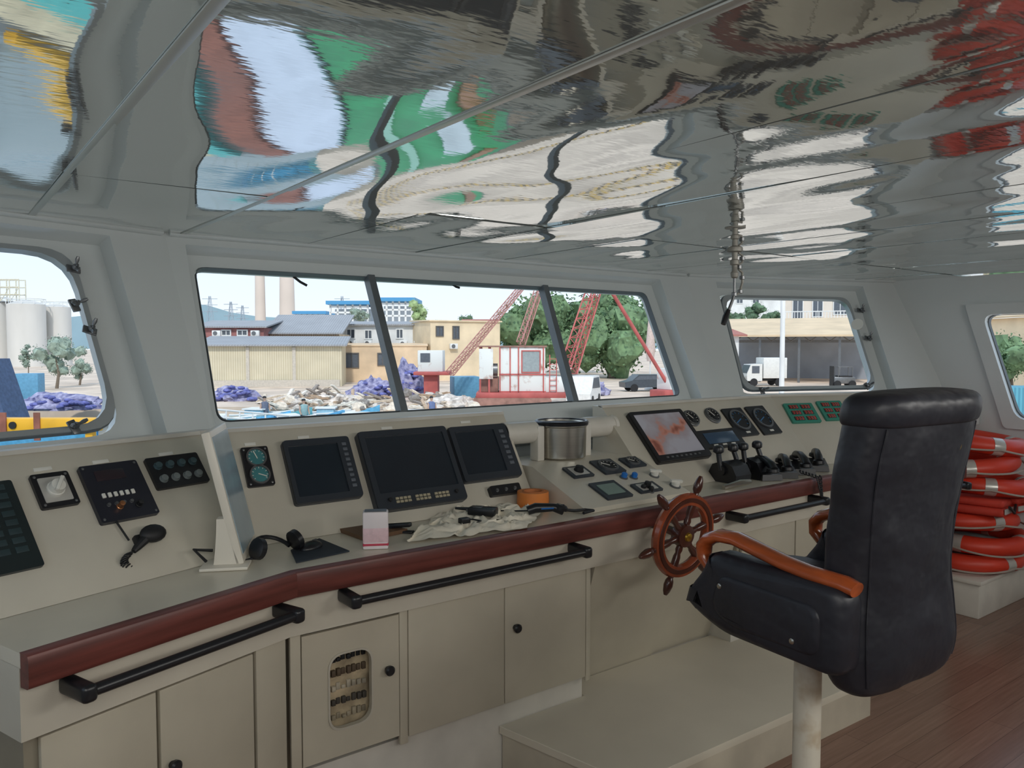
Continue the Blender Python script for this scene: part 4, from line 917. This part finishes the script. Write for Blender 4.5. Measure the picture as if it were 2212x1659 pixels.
# cranes
CRED=mat('crane_red',(170,60,54),.6,var=.2,scale=1)
RUSTW=mat('rusty_white_cabin',(226,230,226),.6,var=.02,scale=1.4,col2=(160,108,88),p=(.56,.72))
BPR=mat('boom_pale_red',(168,104,94),.6); RDK=mat('rust_dark',(128,84,70),.8,var=.3,scale=2)
def lattice(p0,p1,w0,w1,n,r):
    p0,p1=Vector(p0),Vector(p1); d=(p1-p0).normalized(); a=d.cross(Vector((0,0,1))).normalized(); c=a.cross(d); b=B()
    def cor(k): 
        f=k/n; w=w0+(w1-w0)*f; p=p0.lerp(p1,f); return [p+a*sx*w/2+c*sy*w/2 for sx,sy in ((-1,-1),(1,-1),(1,1),(-1,1))]
    for j in range(4): b.tube([cor(0)[j],cor(n)[j]],r,5)
    for k in range(n):
        A,Q=cor(k),cor(k+1)
        for j in range(4): b.tube([A[j],Q[(j+1)%4]],r*.55,4); b.tube([A[j],A[(j+1)%4]],r*.55,4)
    return b
f=52; F=Fac(1035,f,1178,f); cr=thing('mobile_crane','big red crane with rusty white cabin and lattice boom','crane',F.M); I=F.M.inverted()
zb=F.p(1100,848)[1]; zt=F.p(1100,750)[1]; xm=F.p(1078,800)[0]
B().box(xm,F.L,0,2.6,zb,zt,.05).build('cabin',RUSTW,cr); B().box(-.1,F.L+.1,-.1,2.7,zt,zt+.1).build('cabin_roof',RDK,cr)
x0=F.p(1126,770)[0]; x1=F.p(1168,770)[0]; wf=B().ring(rectc(x0,x1,zb+1.3,zt-.2),rectc(x0+.08,x1-.08,zb+1.38,zt-.28),0,.08,RX(PI/2)).build('cabin_window',CRED,cr); B().box(x0+.06,x1-.06,-.04,.02,zb+1.36,zt-.26).build('pane',mat('pale_pane',(130,142,144),.2),wf)
for u in (1080,1102,1120,1174): x=F.p(u,800)[0]; B().box(x-.04,x+.04,-.06,0,zb,zt).build('cabin_rib',CRED,cr)
for z in (zb+.05,zb+1.2): B().box(xm,F.L+.05,-.06,0,z-.05,z+.05).build('cabin_rib',CRED,cr)
for x in (.06,xm*.5): 
    for y in (.05,2.5): B().box(x-.06,x+.06,y-.05,y+.05,zb,zt).build('machine_post',CRED,cr)
B().box(0.1,xm-.05,.5,2.3,zb,zb+1.0,.06).build('engine',RDK,cr); B().tube([(.1,.5,zb+1.5),(xm-.1,.5,zb+1.5)],.42,16).build('winch_drum',STEELD,cr); B().box(0,xm*.7,-.05,.0,zb+.9,zt-.1,.02).build('side_panel',RUSTW,cr)
B().box(F.L,F.L+1.3,.2,2.4,zb,zb+1.0,.05).build('engine_box',RUSTW,cr)
b=B()
for k in range(7): b.box(F.L+.3,F.L+.75,.1,.14,zb+.1+k*.35,zb+.14+k*.35)
for x in (F.L+.3,F.L+.75): b.box(x-.03,x+.03,.1,.14,zb,zb+2.5)
b.build('ladder',CRED,cr)
B().box(-.2,F.L+1.4,-.3,2.8,zb-.35,zb,.04).build('base_frame',CRED,cr); B().lathe([(1.0,.1),(1.0,zb-.3)],20,m=T(F.L/2,1.3,0)).build('slew_ring',CRED,cr)
for k,(y0,y1) in enumerate(((-.5,.1),(2.4,3.0))):
    B().prism(roundpoly([(-.4,0),(F.L+.4,0),(F.L+.4,.5),(-.4,.5)],.2),-y1,-y0,RX(PI/2)).build('track',RDK,cr)
lattice(I@PT(1228,800,54),I@PT(1310,540,58),.9,.7,13,.06).build('boom',CRED,cr)
lattice(I@PT(1125,742,54),I@PT(1172,600,56),.45,.4,11,.04).build('gantry_mast',BPR,cr)
c2F=Fac(902,57,956,57); c2=thing('mobile_crane','smaller crane with white hut and thin slanted lattice boom','crane',c2F.M); I=c2F.M.inverted()
zb=c2F.p(930,803)[1]; zt=c2F.p(930,757)[1]
B().box(0,c2F.L,0,2,zb,zt,.04).build('cabin',RUSTW,c2); B().box(.2,c2F.L*.5,-.04,0,zb+.7,zt-.2).build('pane',WINM,c2); B().box(-.3,c2F.L+.5,-.2,2.2,zb-.25,zb,.04).build('base_frame',CRED,c2); B().box(.4,c2F.L-.4,.3,1.7,0,zb-.2).build('pedestal',CRED,c2)
lattice(I@PT(972,806,56),I@PT(1135,610,60),.45,.35,20,.04).build('boom',BPR,c2)
o=thing('derrick_pole','single slanted red derrick pole right of the large tree','crane',T(*G(1440,60,GZ))); I=TM[o.name].inverted()
B().tube([I@PT(1445,835,60),I@PT(1312,615,58)],.14,10).build('pole',CRED,o); B().box(-1.,.8,-.8,.8,.0,.6,.1).build('base',CRED,o); B().box(-.3,.9,-.7,.7,.6,2.2,.05).build('winch_house',RUSTW,o)
B().tube([I@PT(1312,615,58),I@PT(1250,640,58)],.03,6).build('cable',BLACKM,o)
BPL=mat('blue_plastic',(60,130,170),.5)
B().box(-1,1,-1,1,0,1.6,.05).build('plastic_tank',BPL,m=T(*G(1004,60,GZ))@RZ(-.4),label='blue plastic tank between the two crane cabins',cat='tank')
# net heaps with sacks on them
sk_m=mat('blue_purple_sack',(74,78,152),.7,var=.4,scale=4)
def heap(u,f,wpx,vt,mt,label,dep=1.6):
    c=G(u,f,GZ); rx=wpx/2/FP*f; h=ZV(vt,f)-GZ; b=B(); vs=bmesh.ops.create_icosphere(b.bm,subdivisions=4,radius=1)['verts']
    for v in vs:
        p=v.co.copy(); k=1+.32*noise.noise(p*2.3+Vector((u,0,0)))+.2*noise.noise(p*7+Vector((0,u,0)))
        v.co=Vector((p.x*rx*k,p.y*dep*k,max(0,p.z*h*k)))
    b.build('net_heap',mt,m=T(*c)@RZ(-TH),label=label,cat='heap',ang=50,weld=False)
NETB=mat('blue_net',(84,86,160),.85,var=.5,scale=2.6,bump=.6,bscale=8,col2=(176,172,206))
NETP=mat('pale_net',(206,192,178),.85,var=.45,scale=2.6,bump=.6,bscale=8)
heap(505,57,110,836,NETB,'blue and violet net heap before the cream shed'); heap(880,61,74,786,NETB,'tall blue violet net heap beside the small crane')
heap(800,60,90,818,NETB,'low blue violet net heap before the tan building'); heap(120,49,190,850,NETB,'blue violet net heap seen through the left window')
heap(1280,63,70,822,NETB,'blue net heap beside the white van'); heap(615,54,110,855,NETP,'pale tarpaulin heap left of the timber offcuts'); heap(720,53,100,852,NETP,'pale rubble heap behind the teal boat'); heap(965,50,100,856,NETP,'pale rubble heap before the small crane')
b=B(); b.ball((0,0,.13),.13,(2.4,1.7,1.),10,8); base=b.build('sack',sk_m,m=T(0,0,-50)); first=True
def pile(uL,uR,f,n,zmax,label,group):
    global first
    for k in range(n):
        tt=-1+2*(k+.5)/n; hz=random.uniform(.05,1); u=(uL+uR)/2+(uR-uL)/2*tt; p=G(u,f-1.75*(1-hz*.55),GZ+zmax*max(0,1-tt*tt)*hz)
        if first: o=base; first=False
        else: o=base.copy(); C.objects.link(o)
        o.matrix_world=T(*p)@RZ(random.uniform(0,3))@RX(random.uniform(-.4,.4)); tags(o,label,'sack',group)
pile(462,552,57,18,.9,'blue woven sack in the low pile before the cream shed','sacks before the cream shed')
pile(765,850,60,16,1.2,'blue woven sack in the long pile before the tan building','sacks before the tan building')
pile(855,912,61,20,2.2,'blue woven sack in the tall heap beside the small crane','sacks in the tall heap')
pile(45,200,49,18,.9,'blue woven sack in the pile seen through the left window','sacks in the left window')
# timber and rubble
tmat=[mat('timber_%d'%k,c,.85,var=.2) for k,c in enumerate(((206,186,160),(170,140,110),(230,222,206),(130,116,104)))]
pb=[]
for k in range(4):
    b=B(); b.box(-.9,.9,-.1,.1,0,.08,.01); b.box(-.7,.8,-.08,.12,.08,.14,.01); pb.append(b)
for i in range(80):
    u=random.uniform(680,1010) if i<56 else random.uniform(560,700); f=random.uniform(48,56)
    p=G(u,f,GZ+random.uniform(.1,.9)*(f-46)/10); m=T(*p)@RZ(random.uniform(0,3))@RY(random.uniform(-.5,.5))
    if i<4: o=pb[i].build('timber_offcut',tmat[i],m=m); pb[i]=o
    else: o=pb[i%4].copy(); C.objects.link(o); o.matrix_world=m
    tags(o,'weathered timber offcut scattered over the yard before the sheds','timber','timber offcuts in the yard')
rb=[]
for k in range(3):
    b=B(); vs=bmesh.ops.create_icosphere(b.bm,subdivisions=2,radius=.4)['verts']
    for v in vs: v.co*=1+.5*noise.noise(v.co*3+Vector((k*9,0,0)))
    rb.append(b)
RMAT=[mat('rubble_%d'%k,c,.9,var=.2) for k,c in enumerate(((200,188,174),(120,112,104),(222,206,184)))]
for i in range(44):
    f=random.uniform(47,56); p=G(random.uniform(600,1040),f,GZ+.1+.6*(f-46)/10*random.random()); m=T(*p)@RZ(random.uniform(0,3))@Matrix.Diagonal((random.uniform(.5,1.4),random.uniform(.5,1.2),random.uniform(.4,.9),1))
    if i<3: o=rb[i].build('rubble_block',RMAT[i],m=m,ang=20); rb[i]=o
    else: o=rb[i%3].copy(); C.objects.link(o); o.matrix_world=m
    tags(o,'pale rubble block lying in the yard beyond the boats','rubble','rubble blocks in the yard')
# boats
def boat(u,f,rz,L,w,hm,label):
    c=G(u,f,WZ-.2); o=thing('fishing_boat',label,'boat',T(*c)@RZ(-TH+rz),'small fishing boats at the quay'); n=12; loops=[]
    for k in range(n+1):
        t_=k/n; x=-L/2+L*t_; hw=w/2*(1-max(0,t_-.45)**2.2*3.2); hw=max(hw,.05); sh=1.1+.6*t_**3
        loops.append([(x,-hw,sh),(x,-hw*.8,.3),(x,0,.05),(x,hw*.8,.3),(x,hw,sh),(x,hw*.85,sh),(x,hw*.7,.6),(x,-hw*.7,.6),(x,-hw*.85,sh)])
    B().loft(loops).build('hull',hm,o,ang=50)
    for s in (-1,1): B().tube([(-L*.45,s*w*.46,1.2),(0,s*w*.47,1.28),(L*.2,s*w*.42,1.4)],.06,6).build('gunwale',WHITEX,o)
    ca=B().box(-L*.3,-L*.08,-w*.28,w*.28,.6,1.5,.05).build('cabin',mat('boat_cabin',(130,184,208),.5),o); B().box(-L*.32,-L*.06,-w*.32,w*.32,1.5,1.58).build('cabin_roof',WHITEX,ca)
    for x in (-.05,.12): B().box(L*x,L*x+.25,-w*.36,w*.36,.85,.95).build('thwart',mat('boat_wood',(176,156,126),.8),o)
BB=mat('boat_blue',(60,154,204),.5,var=.15); BT=mat('boat_teal',(92,182,192),.5,var=.15)
for u,f,rz,L,w,hm,l in ((500,42,.3,6,2.0,BB,'blue fishing boat closest to the left window edge'),(585,46,-.2,5,1.8,BT,'teal fishing boat with white rail near the sack pile'),(652,42.5,.5,4.6,1.7,BB,'blue fishing boat in middle of the row'),(735,47,.1,4.6,1.7,BB,'blue fishing boat left of the mullion'),(800,43,-.2,4.6,1.7,BT,'teal fishing boat behind the left mullion'),(60,38,.2,6,2.,BB,'blue fishing boat in the left window'),(930,45,.2,4.6,1.7,BB,'blue fishing boat right of the mullion')): boat(u,f,rz,L,w,hm,l)
b=B(); A=PT(458,884,36); Q=PT(625,898,40)
for z in (0,.35): b.tube([A-Vector((0,0,z)),Q-Vector((0,0,z))],.045,6)
for k in range(7): p=A.lerp(Q,k/6); b.tube([p,p-Vector((0,0,1.2))],.04,6)
b.build('quay_railing',WHITEX,label='white tubular railing in front of the blue boats',cat='railing')
# people far, standing low in the boats
def figure(u,f,col,label,zc=GZ):
    c=G(u,f,zc); o=thing('person',label,'person',T(*c)); b=B(); S=mat('skin_far',(170,130,105),.7)
    b.loft([sup(.16,.11,0,0,.8,12,2),sup(.2,.13,0,0,1.1,12,2),sup(.22,.13,0,.02,1.4,12,2),sup(.07,.06,0,.02,1.5,12,2),sup(.06,.06,0,.03,1.56,12,2),sup(.1,.11,0,.04,1.66,12,2),sup(.05,.06,0,.04,1.78,12,2)])
    for s in (-1,1): b.tube([(s*.1,0,.85),(s*.11,-.02,.45),(s*.11,.02,.03),(s*.11,-.12,.03)],[.1,.075,.05,.05],8); b.tube([(s*.22,.01,1.38),(s*.27,-.03,1.1),(s*.24,-.18,.9)],[.06,.05,.035],8)
    b.build('body',S,o); B().loft([sup(.19,.14,0,0,.85,12,2),sup(.22,.15,0,0,1.1,12,2),sup(.24,.15,0,.02,1.4,12,2),sup(.09,.08,0,.02,1.49,12,2)]).build('jacket',col,o)
    b=B(); [b.tube([(s*.1,0,.88),(s*.11,-.02,.45),(s*.11,.02,.08)],[.115,.09,.07],8) for s in (-1,1)]; b.build('trousers',mat('dark_trousers',(50,56,70),.8),o); B().ball((0,.05,1.72),.115,(1,1.05,.75)).build('hair',BLACKM,o)
figure(655,44.5,mat('jk_green',(120,160,160),.8),'person in teal jacket low among the blue boats',-3.25); figure(570,46,mat('jk_dark',(70,78,100),.8),'person in dark jacket low beside the teal boat',-3.2); figure(932,46,mat('jk_blue',(70,88,134),.8),'person in blue jacket low right of the mullion',-3.2)
# left window near items
HAZE=0.
YP=MC['yellow_paint']
o=thing('yellow_beam','yellow steel crossbeam with red posts low in the left window','beam',fr(PT(-40,917,26),Rv,Vector((-Rv.y,Rv.x,0)),(0,0,1)))
B().box(-.5,3.9,-.25,.25,-.22,.22,.04).build('beam',YP,o)
for x in (.9,2.0): B().box(x-.1,x+.1,-.3,-.25,-.5,.42).build('post',MC['rust_red'],o)
B().lathe([(.12,0),(.12,.05)],16,m=T(1.2,-.25,0)@RX(PI/2)).build('roller',BLACKM,o)
for x in (-.2,3.6): B().box(x-.12,x+.12,-.12,.12,WZ-PT(-40,917,26).z,-.2).build('leg',YP,o)
c=PT(-40,870,40); B().loft([[(-3,-1,0),(1.9,-1,0),(1.9,1,0),(-3,1,0)],[(-3,-.8,3.3),(1.0,-.8,3.3),(1.0,.8,3.3),(-3,.8,3.3)]]).build('tarpaulin_stack',mat('navy_tarp',(70,88,118),.7,var=.2),m=T(c.x,c.y,GZ)@RZ(-TH),label='navy tarpaulin covered stack at left photo edge',cat='tarpaulin')
B().box(-.8,.8,-.6,.6,0,1.9,.05).build('plastic_bin',BPL,m=T(*G(62,58,GZ))@RZ(-.5),label='tall blue plastic bin in front of the silos',cat='bin')
# ================================================================ LIGHT, WORLD, CAMERA
W_=bpy.data.worlds.new('World'); SC.world=W_; W_.use_nodes=True; nt=W_.node_tree; N=nt.nodes; L=nt.links; bg=N['Background']
tc=N.new('ShaderNodeTexCoord'); sp_=N.new('ShaderNodeSeparateXYZ'); L.new(tc.outputs['Generated'],sp_.inputs[0])
cr=N.new('ShaderNodeValToRGB'); e=cr.color_ramp.elements; e[0].position=.0; e[0].color=lin((226,234,241)); e[1].position=.5; e[1].color=lin((192,215,240))
k=e.new(.12); k.color=lin((210,229,247)); L.new(sp_.outputs['Z'],cr.inputs['Fac']); L.new(cr.outputs['Color'],bg.inputs['Color']); bg.inputs['Strength'].default_value=1.3
sd=bpy.data.lights.new('sun','SUN'); sd.energy=2.0; sd.angle=rad(4); sd.color=(1,.95,.87); so=bpy.data.objects.new('sun',sd); C.objects.link(so)
so.rotation_euler=Vector((.45,.75,-.85)).to_track_quat('-Z','Y').to_euler()
for x,y,e_ in ((.3,-.7,21),(3.3,-.8,25)):  # added fill lights out of view, brightening the interior
    ld=bpy.data.lights.new('fill_light','AREA'); ld.shape='RECTANGLE'; ld.size=2.2; ld.size_y=.4; ld.energy=e_; ld.color=(1,.97,.92); lo=bpy.data.objects.new('fill_light',ld); C.objects.link(lo)
    lo.location=(x,y,1.9); lo.rotation_euler=(Vector((2.4,2.8,1.15))-Vector((x,y,1.9))).to_track_quat('-Z','Y').to_euler()
SC.view_settings.view_transform='Standard'
cd=bpy.data.cameras.new('camera'); co=bpy.data.objects.new('camera',cd); C.objects.link(co)
cd.sensor_width=36; cd.sensor_fit='HORIZONTAL'; cd.lens=36*FP/2212; cd.clip_start=.02; cd.clip_end=3000
co.location=CAM; co.rotation_euler=(PI/2-PH,0,-TH); SC.camera=co
